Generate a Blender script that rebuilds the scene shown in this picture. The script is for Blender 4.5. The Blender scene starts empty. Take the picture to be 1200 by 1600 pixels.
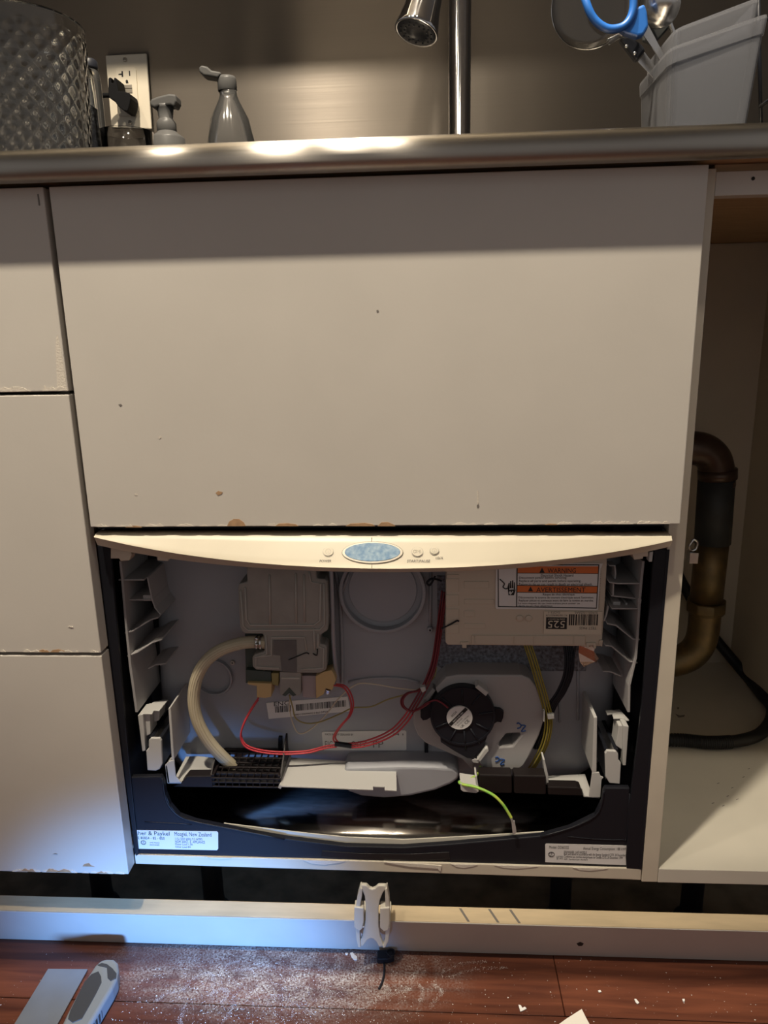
import bpy, bmesh, math, random
from mathutils import Vector, Matrix

random.seed(7)
S = bpy.context.scene
COL = S.collection

# ---------------------------------------------------------------- camera
cam = bpy.data.cameras.new('camera')
cam.sensor_fit = 'VERTICAL'
cam.sensor_height = 36.0
cam.lens = 1150 / 1600 * 36.0
cam.clip_start = 0.01
camera = bpy.data.objects.new('camera', cam)
COL.objects.link(camera)
camera.matrix_world = Matrix((
    (0.9981792528933302, 0.00629556975421377, 0.059987872897636414, 0.0505),
    (0.05659358154804581, 0.24627789702851557, -0.9675455358600837, -0.7159),
    (-0.02086493759582908, 0.9691788087018214, 0.24547319841978765, 0.7527),
    (0, 0, 0, 1)))
S.camera = camera

# ---------------------------------------------------------------- world, lights, exposure
world = bpy.data.worlds.new('world')
S.world = world
world.use_nodes = True
wb = world.node_tree.nodes['Background']
wb.inputs['Color'].default_value = (1.0, 0.955, 0.93, 1)
wb.inputs['Strength'].default_value = 0.26

S.view_settings.view_transform = 'Standard'
S.view_settings.look = 'None'
S.view_settings.gamma = 1.0
S.view_settings.use_curve_mapping = False
S.view_settings.exposure = 0.0
S.cycles.use_denoising = True
S.cycles.max_bounces = 10
S.cycles.sample_clamp_indirect = 3.0
S.cycles.caustics_reflective = False
S.cycles.caustics_refractive = False


def lamp(name, kind, loc, energy, color, radius, target=None, spot=None, blend=0.4):
    l = bpy.data.lights.new(name, kind)
    l.energy = energy
    l.color = color
    l.shadow_soft_size = radius
    o = bpy.data.objects.new(name, l)
    o.location = loc
    if target is not None:
        o.rotation_euler = (Vector(target) - Vector(loc)).to_track_quat('-Z', 'Y').to_euler()
    if spot is not None:
        l.spot_size = math.radians(spot)
        l.spot_blend = blend
    COL.objects.link(o)
    return o


WARM = (1.0, 0.88, 0.70)
# the row of ceiling spots over the aisle washing the cabinet fronts, and the one straight above the counter edge
for x, e in ((-0.33, 162), (-0.85, 30), (0.16, 30)):
    lamp('ceiling_spot', 'SPOT', (x, -0.62, 2.42), e, WARM, 0.035, target=(x * 0.3, 1.112, 1.42), spot=93.5, blend=0.14)
lamp('ceiling_spot', 'SPOT', (-0.05, -0.082, 2.42), 230, WARM, 0.022, target=(-0.05, -0.1, 0), spot=75, blend=0.6)
# a cool work torch lying on the floor in front of the cabinet
lamp('work_torch', 'SPOT', (-0.16, -0.60, 0.045), 48, (0.17, 0.43, 1.0), 0.03, target=(-0.25, 0.03, 0.005), spot=48, blend=1.0)


# ---------------------------------------------------------------- materials
def mat(name, color, rough=0.5, metal=0.0, noise=0.0, nscale=20.0, bump=0.0, bscale=200.0, trans=0.0, ior=1.45,
        spec=0.5, stretch=None, color2=None, alpha=None, coat=0.0):
    m = bpy.data.materials.new(name)
    m.use_nodes = True
    nt = m.node_tree
    b = nt.nodes['Principled BSDF']
    b.inputs['Base Color'].default_value = (*color, 1)
    b.inputs['Roughness'].default_value = rough
    b.inputs['Metallic'].default_value = metal
    b.inputs['Transmission Weight'].default_value = trans
    b.inputs['IOR'].default_value = ior
    b.inputs['Specular IOR Level'].default_value = spec
    b.inputs['Coat Weight'].default_value = coat
    if noise or bump:
        tc = nt.nodes.new('ShaderNodeTexCoord')
        mp = nt.nodes.new('ShaderNodeMapping')
        nt.links.new(tc.outputs['Object'], mp.inputs['Vector'])
        if stretch:
            mp.inputs['Scale'].default_value = stretch
    if noise:
        n = nt.nodes.new('ShaderNodeTexNoise')
        n.inputs['Scale'].default_value = nscale
        n.inputs['Detail'].default_value = 5
        nt.links.new(mp.outputs['Vector'], n.inputs['Vector'])
        r = nt.nodes.new('ShaderNodeMix')
        r.data_type = 'RGBA'
        c2 = color2 or tuple(max(0, c * (1 - noise)) for c in color)
        r.inputs[6].default_value = (*color, 1)
        r.inputs[7].default_value = (*c2, 1)
        cr = nt.nodes.new('ShaderNodeMapRange')
        cr.inputs['From Min'].default_value = 0.35
        cr.inputs['From Max'].default_value = 0.68
        nt.links.new(n.outputs['Fac'], cr.inputs['Value'])
        nt.links.new(cr.outputs['Result'], r.inputs[0])
        nt.links.new(r.outputs[2], b.inputs['Base Color'])
    if bump:
        n2 = nt.nodes.new('ShaderNodeTexNoise')
        n2.inputs['Scale'].default_value = bscale
        n2.inputs['Detail'].default_value = 3
        nt.links.new(mp.outputs['Vector'], n2.inputs['Vector'])
        bp = nt.nodes.new('ShaderNodeBump')
        bp.inputs['Strength'].default_value = bump
        bp.inputs['Distance'].default_value = 0.001
        nt.links.new(n2.outputs['Fac'], bp.inputs['Height'])
        nt.links.new(bp.outputs['Normal'], b.inputs['Normal'])
    return m


def brushed(name, color, rough, aniso, streak):
    """Stainless steel brushed along X: reflections smear across the grain; faint smudges in the roughness."""
    m = mat(name, color, rough, 1.0)
    nt = m.node_tree
    b = nt.nodes['Principled BSDF']
    b.inputs['Anisotropic'].default_value = aniso
    tg = nt.nodes.new('ShaderNodeTangent')
    tg.direction_type = 'UV_MAP'
    nt.links.new(tg.outputs['Tangent'], b.inputs['Tangent'])
    tc = nt.nodes.new('ShaderNodeTexCoord')
    mp = nt.nodes.new('ShaderNodeMapping')
    mp.inputs['Scale'].default_value = (3, 3, 700)
    nt.links.new(tc.outputs['Object'], mp.inputs['Vector'])
    n = nt.nodes.new('ShaderNodeTexNoise')
    n.inputs['Scale'].default_value = 1.0
    n.inputs['Detail'].default_value = 3
    nt.links.new(mp.outputs['Vector'], n.inputs['Vector'])
    mr = nt.nodes.new('ShaderNodeMapRange')
    mr.inputs['To Min'].default_value = rough - streak
    mr.inputs['To Max'].default_value = rough + streak
    nt.links.new(n.outputs['Fac'], mr.inputs['Value'])
    nt.links.new(mr.outputs['Result'], b.inputs['Roughness'])
    return m


def thin_clear(name, tint, rough, gloss, body=None, share=0.0):
    """a thin clear wall: straight through, with a sheen; body and share add a milky scatter to it."""
    m = bpy.data.materials.new(name)
    m.use_nodes = True
    nt = m.node_tree
    nt.nodes.remove(nt.nodes['Principled BSDF'])
    out = nt.nodes['Material Output']
    tr = nt.nodes.new('ShaderNodeBsdfTransparent')
    tr.inputs['Color'].default_value = (*tint, 1)
    top = tr.outputs[0]
    if body:
        df = nt.nodes.new('ShaderNodeBsdfDiffuse')
        df.inputs['Color'].default_value = (*body, 1)
        tl = nt.nodes.new('ShaderNodeBsdfTranslucent')
        tl.inputs['Color'].default_value = (*body, 1)
        m0 = nt.nodes.new('ShaderNodeMixShader')
        m0.inputs[0].default_value = 0.45
        nt.links.new(df.outputs[0], m0.inputs[1])
        nt.links.new(tl.outputs[0], m0.inputs[2])
        m1 = nt.nodes.new('ShaderNodeMixShader')
        m1.inputs[0].default_value = share
        nt.links.new(top, m1.inputs[1])
        nt.links.new(m0.outputs[0], m1.inputs[2])
        top = m1.outputs[0]
    gl = nt.nodes.new('ShaderNodeBsdfGlossy')
    gl.inputs['Roughness'].default_value = rough
    lw = nt.nodes.new('ShaderNodeLayerWeight')
    lw.inputs['Blend'].default_value = gloss
    m2 = nt.nodes.new('ShaderNodeMixShader')
    nt.links.new(lw.outputs['Fresnel'], m2.inputs[0])
    nt.links.new(top, m2.inputs[1])
    nt.links.new(gl.outputs[0], m2.inputs[2])
    nt.links.new(m2.outputs[0], out.inputs['Surface'])
    return m


M = {}
M['clear_plastic'] = thin_clear('clear_plastic', (0.88, 0.88, 0.88), 0.10, 0.28, (0.45, 0.44, 0.43), 0.12)
M['thin_clear'] = thin_clear('thin_clear', (0.95, 0.95, 0.95), 0.05, 0.25)
M['frosted'] = thin_clear('frosted', (0.80, 0.81, 0.84), 0.35, 0.12, (0.27, 0.275, 0.30), 0.45)
M['white_paint'] = mat('white_paint', (0.63, 0.59, 0.53), 0.42, bump=0.06, bscale=260, noise=0.05, nscale=9)
M['bare_wood'] = mat('bare_wood', (0.50, 0.31, 0.17), 0.7, noise=0.3, nscale=120)
M['flaked_paint'] = mat('flaked_paint', (0.70, 0.64, 0.55), 0.6, bump=0.4, bscale=500)
M['melamine'] = mat('melamine', (0.63, 0.565, 0.455), 0.45, noise=0.06, nscale=30)
M['shelf_white'] = mat('shelf_white', (0.66, 0.62, 0.53), 0.4, noise=0.05, nscale=14)
M['cabinet_beige'] = mat('cabinet_beige', (0.60, 0.53, 0.42), 0.6, noise=0.10, nscale=7)
M['raw_wood'] = mat('raw_wood', (0.47, 0.31, 0.17), 0.6, noise=0.25, nscale=14, stretch=(1, 12, 12))
M['fascia_cream'] = mat('fascia_cream', (0.66, 0.595, 0.465), 0.36, noise=0.05, nscale=18)
M['fascia_print'] = mat('fascia_print', (0.10, 0.09, 0.08), 0.6)
M['bezel_grey'] = mat('bezel_grey', (0.42, 0.38, 0.32), 0.3, 0.5)
M['blue_film'] = mat('blue_film', (0.10, 0.22, 0.38), 0.3, noise=0.5, nscale=220, color2=(0.30, 0.42, 0.52))
M['grey_plastic'] = mat('grey_plastic', (0.38, 0.365, 0.36), 0.5, bump=0.05, bscale=500)
M['tub_plastic'] = mat('tub_plastic', (0.36, 0.365, 0.395), 0.42, noise=0.08, nscale=12)
M['dispenser_plastic'] = mat('dispenser_plastic', (0.33, 0.31, 0.28), 0.55, noise=0.16, nscale=40)
M['dispenser_ridge'] = mat('dispenser_ridge', (0.45, 0.42, 0.38), 0.5)
M['dispenser_window'] = mat('dispenser_window', (0.15, 0.14, 0.13), 0.4, noise=0.15, nscale=60)
M['bracket_plastic'] = mat('bracket_plastic', (0.50, 0.49, 0.47), 0.5)
M['chassis'] = mat('chassis', (0.012, 0.0125, 0.017), 0.42, spec=0.3, bump=0.05, bscale=700)
M['chassis_deep'] = mat('chassis_deep', (0.008, 0.008, 0.010), 0.6)
M['black_plastic'] = mat('black_plastic', (0.012, 0.013, 0.018), 0.42, spec=0.3)
M['matte_black'] = mat('matte_black', (0.010, 0.010, 0.011), 0.7, spec=0.1)
M['black_gloss'] = mat('black_gloss', (0.02, 0.02, 0.022), 0.15)
M['brown_plastic'] = mat('brown_plastic', (0.013, 0.0095, 0.0095), 0.45, spec=0.3)
M['box_cream'] = mat('box_cream', (0.58, 0.50, 0.40), 0.5)
M['label_white'] = mat('label_white', (0.74, 0.72, 0.70), 0.5)
M['label_cream'] = mat('label_cream', (0.66, 0.58, 0.46), 0.5)
M['ink'] = mat('ink', (0.015, 0.014, 0.014), 0.6)
M['ink_faint'] = mat('ink_faint', (0.20, 0.18, 0.16), 0.6)
M['ink_blue'] = mat('ink_blue', (0.02, 0.07, 0.25), 0.5)
M['orange'] = mat('orange', (0.70, 0.17, 0.04), 0.5)
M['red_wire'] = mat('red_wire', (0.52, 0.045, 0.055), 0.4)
M['shaded_red_wire'] = mat('shaded_red_wire', (0.17, 0.012, 0.020), 0.4)  # darker copy of the red wire, shade of the upper bundle in its colour
M['white_wire'] = mat('white_wire', (0.62, 0.54, 0.42), 0.5)
M['olive_wire'] = mat('olive_wire', (0.32, 0.26, 0.10), 0.5)
M['yellow_wire'] = mat('yellow_wire', (0.30, 0.24, 0.04), 0.45)
M['green_wire'] = mat('green_wire', (0.25, 0.55, 0.08), 0.4, noise=0.5, nscale=60, color2=(0.62, 0.66, 0.10))
M['tan'] = mat('tan', (0.60, 0.42, 0.20), 0.5)
M['pcb'] = mat('pcb', (0.06, 0.075, 0.06), 0.5)
M['pinkish'] = mat('pinkish', (0.40, 0.33, 0.33), 0.5)
M['galvanised'] = mat('galvanised', (0.22, 0.23, 0.27), 0.55, 0.3, noise=0.6, nscale=260, color2=(0.07, 0.065, 0.07))
M['foil'] = mat('foil', (0.55, 0.36, 0.28), 0.25, 0.9, bump=0.6, bscale=120)
M['rod_steel'] = mat('rod_steel', (0.40, 0.42, 0.46), 0.3, 0.35)
M['tin'] = mat('tin', (0.55, 0.54, 0.52), 0.3, 0.4)
M['steel'] = mat('steel', (0.62, 0.61, 0.60), 0.22, 1.0)
M['chrome'] = mat('chrome', (0.60, 0.60, 0.62), 0.06, 1.0)
M['pan_steel'] = mat('pan_steel', (0.50, 0.47, 0.43), 0.14, 1.0, noise=0.35, nscale=40, stretch=(1, 5, 1))
M['hose_cream'] = mat('hose_cream', (0.56, 0.49, 0.35), 0.4, noise=0.12, nscale=30)
M['hose_stripe'] = mat('hose_stripe', (0.45, 0.38, 0.26), 0.4)
M['rubber'] = mat('rubber', (0.035, 0.038, 0.038), 0.55, noise=0.3, nscale=40)
M['bronze'] = mat('bronze', (0.10, 0.065, 0.048), 0.33, 0.55, noise=0.3, nscale=30)
M['brass'] = mat('brass', (0.22, 0.15, 0.07), 0.45, 0.8, noise=0.5, nscale=45, color2=(0.14, 0.11, 0.06))
M['hose_black'] = mat('hose_black', (0.010, 0.010, 0.010), 0.5)
M['plinth_wood'] = mat('plinth_wood', (0.72, 0.57, 0.36), 0.6, noise=0.2, nscale=40, stretch=(0.3, 2, 2))
M['plinth_face'] = mat('plinth_face', (0.58, 0.54, 0.50), 0.45, noise=0.06, nscale=16)
M['clip_white'] = mat('clip_white', (0.70, 0.66, 0.57), 0.4)
M['dark_ground'] = mat('dark_ground', (0.30, 0.25, 0.18), 0.85, noise=0.5, nscale=24)
M['tool_grey'] = mat('tool_grey', (0.20, 0.225, 0.25), 0.45)
M['tool_black'] = mat('tool_black', (0.035, 0.037, 0.042), 0.6)
M['blade_steel'] = mat('blade_steel', (0.33, 0.36, 0.40), 0.38, 0.7, noise=0.15, nscale=12)
M['paper'] = mat('paper', (0.75, 0.72, 0.66), 0.8)
M['dust_white'] = mat('dust_white', (0.72, 0.71, 0.70), 0.9)
M['plate_ivory'] = mat('plate_ivory', (0.78, 0.70, 0.56), 0.4)
M['clear_glass'] = mat('clear_glass', (0.93, 0.94, 0.93), 0.03, trans=1.0, ior=1.45)
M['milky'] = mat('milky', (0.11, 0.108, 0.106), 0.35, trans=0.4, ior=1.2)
M['blue_handle'] = mat('blue_handle', (0.02, 0.12, 0.42), 0.35)
M['amber_liquid'] = mat('amber_liquid', (0.50, 0.42, 0.28), 0.25, trans=0.3)
M['dark_grains'] = mat('dark_grains', (0.02, 0.02, 0.022), 0.25, noise=0.9, nscale=170, color2=(0.10, 0.10, 0.11), bump=1.0, bscale=230)
M['room_paint'] = mat('room_paint', (0.32, 0.30, 0.28), 0.7)
M['brushed'] = brushed('brushed_steel', (0.175, 0.155, 0.135), 0.52, 1.0, 0.05)
M['lip_steel'] = brushed('counter_steel', (0.40, 0.37, 0.33), 0.26, 1.0, 0.03)


def wood_planks():
    """Red-brown floor boards with sanding dust that lies in a patch before the plinth and thins out around it."""
    m = mat('floor_board', (0.2, 0.06, 0.03), 0.3)
    nt = m.node_tree
    N, Lk = nt.nodes.new, nt.links.new
    b = nt.nodes['Principled BSDF']
    g = N('ShaderNodeNewGeometry')
    mp = N('ShaderNodeMapping')
    mp.inputs['Scale'].default_value = (2.2, 26, 26)
    Lk(g.outputs['Position'], mp.inputs['Vector'])
    n = N('ShaderNodeTexNoise')
    n.inputs['Scale'].default_value = 3.0
    n.inputs['Detail'].default_value = 7
    n.inputs['Distortion'].default_value = 0.6
    Lk(mp.outputs['Vector'], n.inputs['Vector'])
    ramp = N('ShaderNodeValToRGB')
    ramp.color_ramp.elements[0].position = 0.30
    ramp.color_ramp.elements[0].color = (0.058, 0.0185, 0.0115, 1)
    ramp.color_ramp.elements[1].position = 0.72
    ramp.color_ramp.elements[1].color = (0.155, 0.051, 0.027, 1)
    Lk(n.outputs['Fac'], ramp.inputs['Fac'])
    info = N('ShaderNodeObjectInfo')
    hsv = N('ShaderNodeHueSaturation')
    mr = N('ShaderNodeMapRange')
    mr.inputs['To Min'].default_value = 0.8
    mr.inputs['To Max'].default_value = 1.2
    Lk(info.outputs['Random'], mr.inputs['Value'])
    Lk(mr.outputs['Result'], hsv.inputs['Value'])
    Lk(ramp.outputs['Color'], hsv.inputs['Color'])
    # dust patch: an ellipse around (-0.11, -0.01) broken up by noise and swept streaks
    mp2 = N('ShaderNodeMapping')
    mp2.inputs['Location'].default_value = (0.135 / 0.21, -0.004 / 0.075, 0)
    mp2.inputs['Scale'].default_value = (1 / 0.21, 1 / 0.075, 0)
    Lk(g.outputs['Position'], mp2.inputs['Vector'])
    ln = N('ShaderNodeVectorMath')
    ln.operation = 'LENGTH'
    Lk(mp2.outputs['Vector'], ln.inputs[0])
    fall = N('ShaderNodeMapRange')
    fall.interpolation_type = 'SMOOTHSTEP'
    fall.inputs['From Min'].default_value = 1.25
    fall.inputs['From Max'].default_value = 0.25
    Lk(ln.outputs['Value'], fall.inputs['Value'])
    sw = N('ShaderNodeTexNoise')
    sw.inputs['Scale'].default_value = 17
    sw.inputs['Detail'].default_value = 4
    sw.inputs['Distortion'].default_value = 2.2
    Lk(g.outputs['Position'], sw.inputs['Vector'])
    swr = N('ShaderNodeMapRange')
    swr.inputs['From Min'].default_value = 0.38
    swr.inputs['From Max'].default_value = 0.66
    Lk(sw.outputs['Fac'], swr.inputs['Value'])
    fine = N('ShaderNodeTexNoise')
    fine.inputs['Scale'].default_value = 420
    fine.inputs['Detail'].default_value = 2
    Lk(g.outputs['Position'], fine.inputs['Vector'])
    fr = N('ShaderNodeMapRange')
    fr.inputs['From Min'].default_value = 0.35
    fr.inputs['From Max'].default_value = 0.75
    Lk(fine.outputs['Fac'], fr.inputs['Value'])
    m1 = N('ShaderNodeMath'); m1.operation = 'MULTIPLY'
    Lk(fall.outputs['Result'], m1.inputs[0]); Lk(swr.outputs['Result'], m1.inputs[1])
    m2 = N('ShaderNodeMath'); m2.operation = 'MULTIPLY'
    Lk(m1.outputs['Value'], m2.inputs[0]); Lk(fr.outputs['Result'], m2.inputs[1])
    m3 = N('ShaderNodeMath'); m3.operation = 'MULTIPLY_ADD'; m3.use_clamp = True
    m3.inputs[1].default_value = 1.0
    thin = N('ShaderNodeMath'); thin.operation = 'MULTIPLY'; thin.inputs[1].default_value = 0.22
    Lk(fr.outputs['Result'], thin.inputs[0])
    thin2 = N('ShaderNodeMath'); thin2.operation = 'MULTIPLY'
    Lk(thin.outputs['Value'], thin2.inputs[0]); Lk(fall.outputs['Result'], thin2.inputs[1])
    Lk(m2.outputs['Value'], m3.inputs[0]); Lk(thin2.outputs['Value'], m3.inputs[2])
    mix = N('ShaderNodeMix'); mix.data_type = 'RGBA'
    Lk(m3.outputs['Value'], mix.inputs[0])
    Lk(hsv.outputs['Color'], mix.inputs[6])
    mix.inputs[7].default_value = (0.62, 0.62, 0.62, 1)
    Lk(mix.outputs[2], b.inputs['Base Color'])
    rr = N('ShaderNodeMapRange')
    rr.inputs['To Min'].default_value = 0.30
    rr.inputs['To Max'].default_value = 0.9
    Lk(m3.outputs['Value'], rr.inputs['Value'])
    Lk(rr.outputs['Result'], b.inputs['Roughness'])
    return m


M['floor_board'] = wood_planks()


# ---------------------------------------------------------------- mesh builder
class B:
    """Collects shapes into one mesh; every face keeps the material that was current when it was added."""

    def __init__(self, m):
        self.v, self.f, self.fm, self.fs, self.pieces = [], [], [], [], []
        self.mats, self.cur, self.smooth = [], 0, False
        self.use(m)

    def use(self, m, smooth=None):
        m = M[m]
        if m not in self.mats:
            self.mats.append(m)
        self.cur = self.mats.index(m)
        if smooth is not None:
            self.smooth = smooth
        return self

    def add(self, vs, fs, smooth=None):
        o = len(self.v)
        self.pieces.append((o, len(self.f)))
        self.v += [tuple(p) for p in vs]
        for q in fs:
            self.f.append([i + o for i in q])
            self.fm.append(self.cur)
            self.fs.append(self.smooth if smooth is None else smooth)
        return self

    def box(self, x0, x1, y0, y1, z0, z1):
        vs = [(x, y, z) for x in (x0, x1) for y in (y0, y1) for z in (z0, z1)]
        return self.add(vs, [(0, 1, 3, 2), (4, 6, 7, 5), (0, 4, 5, 1), (2, 3, 7, 6), (0, 2, 6, 4), (1, 5, 7, 3)])

    def prism(self, poly, y0, y1, holes=(), axis='Y'):
        """poly in (X,Z) extruded along Y, in (Y,Z) along X (axis X) or in (X,Y) along Z (axis Z)."""
        bm = bmesh.new()
        loops = [list(poly)] + [list(h) for h in holes]
        edges, rings = [], []
        for lp in loops:
            vv = [bm.verts.new((a, b, 0)) for a, b in lp]
            rings.append(vv)
            edges += [bm.edges.new((vv[i], vv[(i + 1) % len(vv)])) for i in range(len(vv))]
        if holes:
            bmesh.ops.triangle_fill(bm, edges=edges, use_beauty=True)
        else:
            bm.faces.new(rings[0])
        bm.verts.index_update()
        flat = [(p.co.x, p.co.y) for p in bm.verts]
        caps = [[p.index for p in fc.verts] for fc in bm.faces]
        sides = [[p.index for p in r] for r in rings]
        bm.free()

        def to3(p, d):
            return (p[0], d, p[1]) if axis == 'Y' else ((d, p[0], p[1]) if axis == 'X' else (p[0], p[1], d))
        n = len(flat)
        vs = [to3(p, y0) for p in flat] + [to3(p, y1) for p in flat]
        fs = [list(c) for c in caps] + [[i + n for i in reversed(c)] for c in caps]
        for r in sides:
            for i in range(len(r)):
                a, b_ = r[i], r[(i + 1) % len(r)]
                fs.append([a, a + n, b_ + n, b_])
        return self.add(vs, fs)

    def strip(self, line, y0, y1, t=0.0013, axis='Y'):
        """a thin wall that follows the open polyline (X,Z) and runs from y0 to y1."""
        up, dn = [], []
        for i, p in enumerate(line):
            a = Vector(line[max(i - 1, 0)]); b_ = Vector(line[min(i + 1, len(line) - 1)])
            d = (b_ - a).normalized()
            nrm = Vector((-d.y, d.x)) * t / 2
            up.append(tuple(Vector(p) + nrm)); dn.append(tuple(Vector(p) - nrm))
        return self.prism(up + dn[::-1], y0, y1, axis=axis)

    def tube(self, pts, r, seg=8, closed=False, sub=5, radii=None):
        pts = [Vector(p) for p in pts]
        if sub > 1 and len(pts) > 2:
            pts = spline(pts, sub, closed)
        n = len(pts)
        vs, fs = [], []
        prev = None
        for i, p in enumerate(pts):
            if closed:
                t = (pts[(i + 1) % n] - pts[i - 1]).normalized()
            else:
                t = (pts[min(i + 1, n - 1)] - pts[max(i - 1, 0)]).normalized()
            if prev is None:
                ref = Vector((0, 0, 1)) if abs(t.z) < 0.9 else Vector((1, 0, 0))
                u = t.cross(ref).normalized()
            else:
                u = (prev - t * prev.dot(t)).normalized()
            prev = u
            w = t.cross(u)
            rr = r if radii is None else radii[min(int(i * len(radii) / n), len(radii) - 1)]
            for k in range(seg):
                a = 2 * math.pi * k / seg
                vs.append(p + u * math.cos(a) * rr + w * math.sin(a) * rr)
        m = n if closed else n - 1
        for i in range(m):
            j = (i + 1) % n
            for k in range(seg):
                l = (k + 1) % seg
                fs.append((i * seg + k, i * seg + l, j * seg + l, j * seg + k))
        if not closed:
            fs.append(tuple(range(seg))[::-1])
            fs.append(tuple((n - 1) * seg + k for k in range(seg)))
        return self.add(vs, fs, smooth=True)

    def lathe(self, prof, c, axis=(0, 0, 1), seg=32, mod=None, smooth=True):
        """profile of (radius, height) turned about an axis through c; radius 0 closes to a point."""
        ax = Vector(axis).normalized()
        ref = Vector((1, 0, 0)) if abs(ax.x) < 0.9 else Vector((0, 1, 0))
        u = (ref - ax * ref.dot(ax)).normalized()
        w = ax.cross(u)
        vs, fs, rows = [], [], []
        for (r, h) in prof:
            if r <= 1e-7:
                rows.append([len(vs)]); vs.append(Vector(c) + ax * h)
                continue
            row = []
            for k in range(seg):
                a = 2 * math.pi * k / seg
                rr = r + (mod(a, h) if mod else 0)
                row.append(len(vs))
                vs.append(Vector(c) + ax * h + (u * math.cos(a) + w * math.sin(a)) * rr)
            rows.append(row)
        for A, Bq in zip(rows, rows[1:]):
            for k in range(seg):
                l = (k + 1) % seg
                if len(A) == 1 and len(Bq) == 1:
                    continue
                if len(A) == 1:
                    fs.append((A[0], Bq[l], Bq[k]))
                elif len(Bq) == 1:
                    fs.append((A[k], A[l], Bq[0]))
                else:
                    fs.append((A[k], A[l], Bq[l], Bq[k]))
        return self.add(vs, fs, smooth=smooth)

    def disc(self, x, z, r, y0, y1, seg=24, rz=None):
        rz = rz or r
        return self.prism([(x + r * math.cos(2 * math.pi * k / seg), z + rz * math.sin(2 * math.pi * k / seg)) for k in range(seg)], y0, y1)

    def text(self, s, x0, x1, z0, z1, y, rot=0, shear=0.0):
        """flat lettering fitted into the box (x0..x1, z0..z1) on the plane Y = y; rot in degrees turns it about the box centre."""
        c = bpy.data.curves.new('lettering', 'FONT')
        c.body = s
        c.size = 1.0
        c.shear = shear
        c.resolution_u = 2
        o = bpy.data.objects.new('lettering', c)
        COL.objects.link(o)
        bpy.context.view_layer.update()
        ev = o.evaluated_get(bpy.context.evaluated_depsgraph_get())
        me = ev.to_mesh()
        P = [(v.co.x, v.co.y) for v in me.vertices]
        F = [list(p.vertices) for p in me.polygons]
        ev.to_mesh_clear()
        bpy.data.objects.remove(o)
        bpy.data.curves.remove(c)
        if not P:
            return self
        ax, bx = min(p[0] for p in P), max(p[0] for p in P)
        az, bz = min(p[1] for p in P), max(p[1] for p in P)
        cx, cz = (x0 + x1) / 2, (z0 + z1) / 2
        w, h = x1 - x0, z1 - z0
        if round(rot / 90) % 2:
            w, h = h, w
        ca, sa = math.cos(math.radians(rot)), math.sin(math.radians(rot))
        out = []
        for p in P:
            a = ((p[0] - ax) / (bx - ax) - 0.5) * w
            b_ = ((p[1] - az) / (bz - az) - 0.5) * h
            out.append((cx + a * ca - b_ * sa, y, cz + a * sa + b_ * ca))
        return self.add(out, F, smooth=False)

    def textq(self, s, ll, lr, ul):
        """lettering fitted to the parallelogram with these lower left, lower right and upper left corners."""
        n = len(self.v)
        self.text(s, 0, 1, 0, 1, 0)
        ll, lr, ul = Vector(ll), Vector(lr), Vector(ul)
        for i in range(n, len(self.v)):
            p = self.v[i]
            self.v[i] = tuple(ll + (lr - ll) * p[0] + (ul - ll) * p[2])
        return self

    def plate(self, pts, t, nrm):
        """a flat 3D outline thickened by t along nrm."""
        n = len(pts)
        nv = Vector(nrm).normalized() * t
        vs = [Vector(p) for p in pts] + [Vector(p) + nv for p in pts]
        fs = [tuple(range(n)), tuple(range(2 * n - 1, n - 1, -1))]
        fs += [(i, i + n, (i + 1) % n + n, (i + 1) % n) for i in range(n)]
        return self.add(vs, fs)

    def split(self, name, parent, **kw):
        """every shape that was added becomes an object of its own."""
        ends = self.pieces[1:] + [(len(self.v), len(self.f))]
        out = []
        for (v0, f0), (v1, f1) in zip(self.pieces, ends):
            b = B.__new__(B)
            b.v = self.v[v0:v1]
            b.f = [[i - v0 for i in q] for q in self.f[f0:f1]]
            used = sorted(set(self.fm[f0:f1]))
            b.mats = [self.mats[i] for i in used]
            b.fm = [used.index(i) for i in self.fm[f0:f1]]
            b.fs = self.fs[f0:f1]
            out.append(b.build(name, parent, **kw))
        return out

    def build(self, name, parent=None, bevel=0.0, segs=2, uv=False, origin=None, auto=True):
        me = bpy.data.meshes.new(name)
        off = Vector((0, 0, 0))
        if parent is None:
            xs, ys, zs = zip(*self.v)
            off = Vector(origin or ((min(xs) + max(xs)) / 2, (min(ys) + max(ys)) / 2, min(zs)))
        me.from_pydata([tuple(Vector(p) - off) for p in self.v], [], self.f)
        for m in self.mats:
            me.materials.append(m)
        me.polygons.foreach_set('material_index', self.fm)
        me.polygons.foreach_set('use_smooth', self.fs)
        bm = bmesh.new()
        bm.from_mesh(me)
        bmesh.ops.recalc_face_normals(bm, faces=bm.faces)
        bm.to_mesh(me)
        bm.free()
        if uv:
            l = me.uv_layers.new(name='grain')
            for lp in me.loops:
                q = me.vertices[lp.vertex_index].co
                l.data[lp.index].uv = (q.z - q.y, q.x)      # grain runs along X, glints smear across it
        o = bpy.data.objects.new(name, me)
        o.location = off
        COL.objects.link(o)
        if parent is None:
            WORLD_LOC[o.name] = off
        if parent is not None:
            attach(o, parent)
        if bevel:
            md = o.modifiers.new('bevel', 'BEVEL')
            md.width = bevel
            md.segments = segs
            md.limit_method = 'ANGLE'
            md.angle_limit = math.radians(40)
            md.harden_normals = False
        return o


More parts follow.
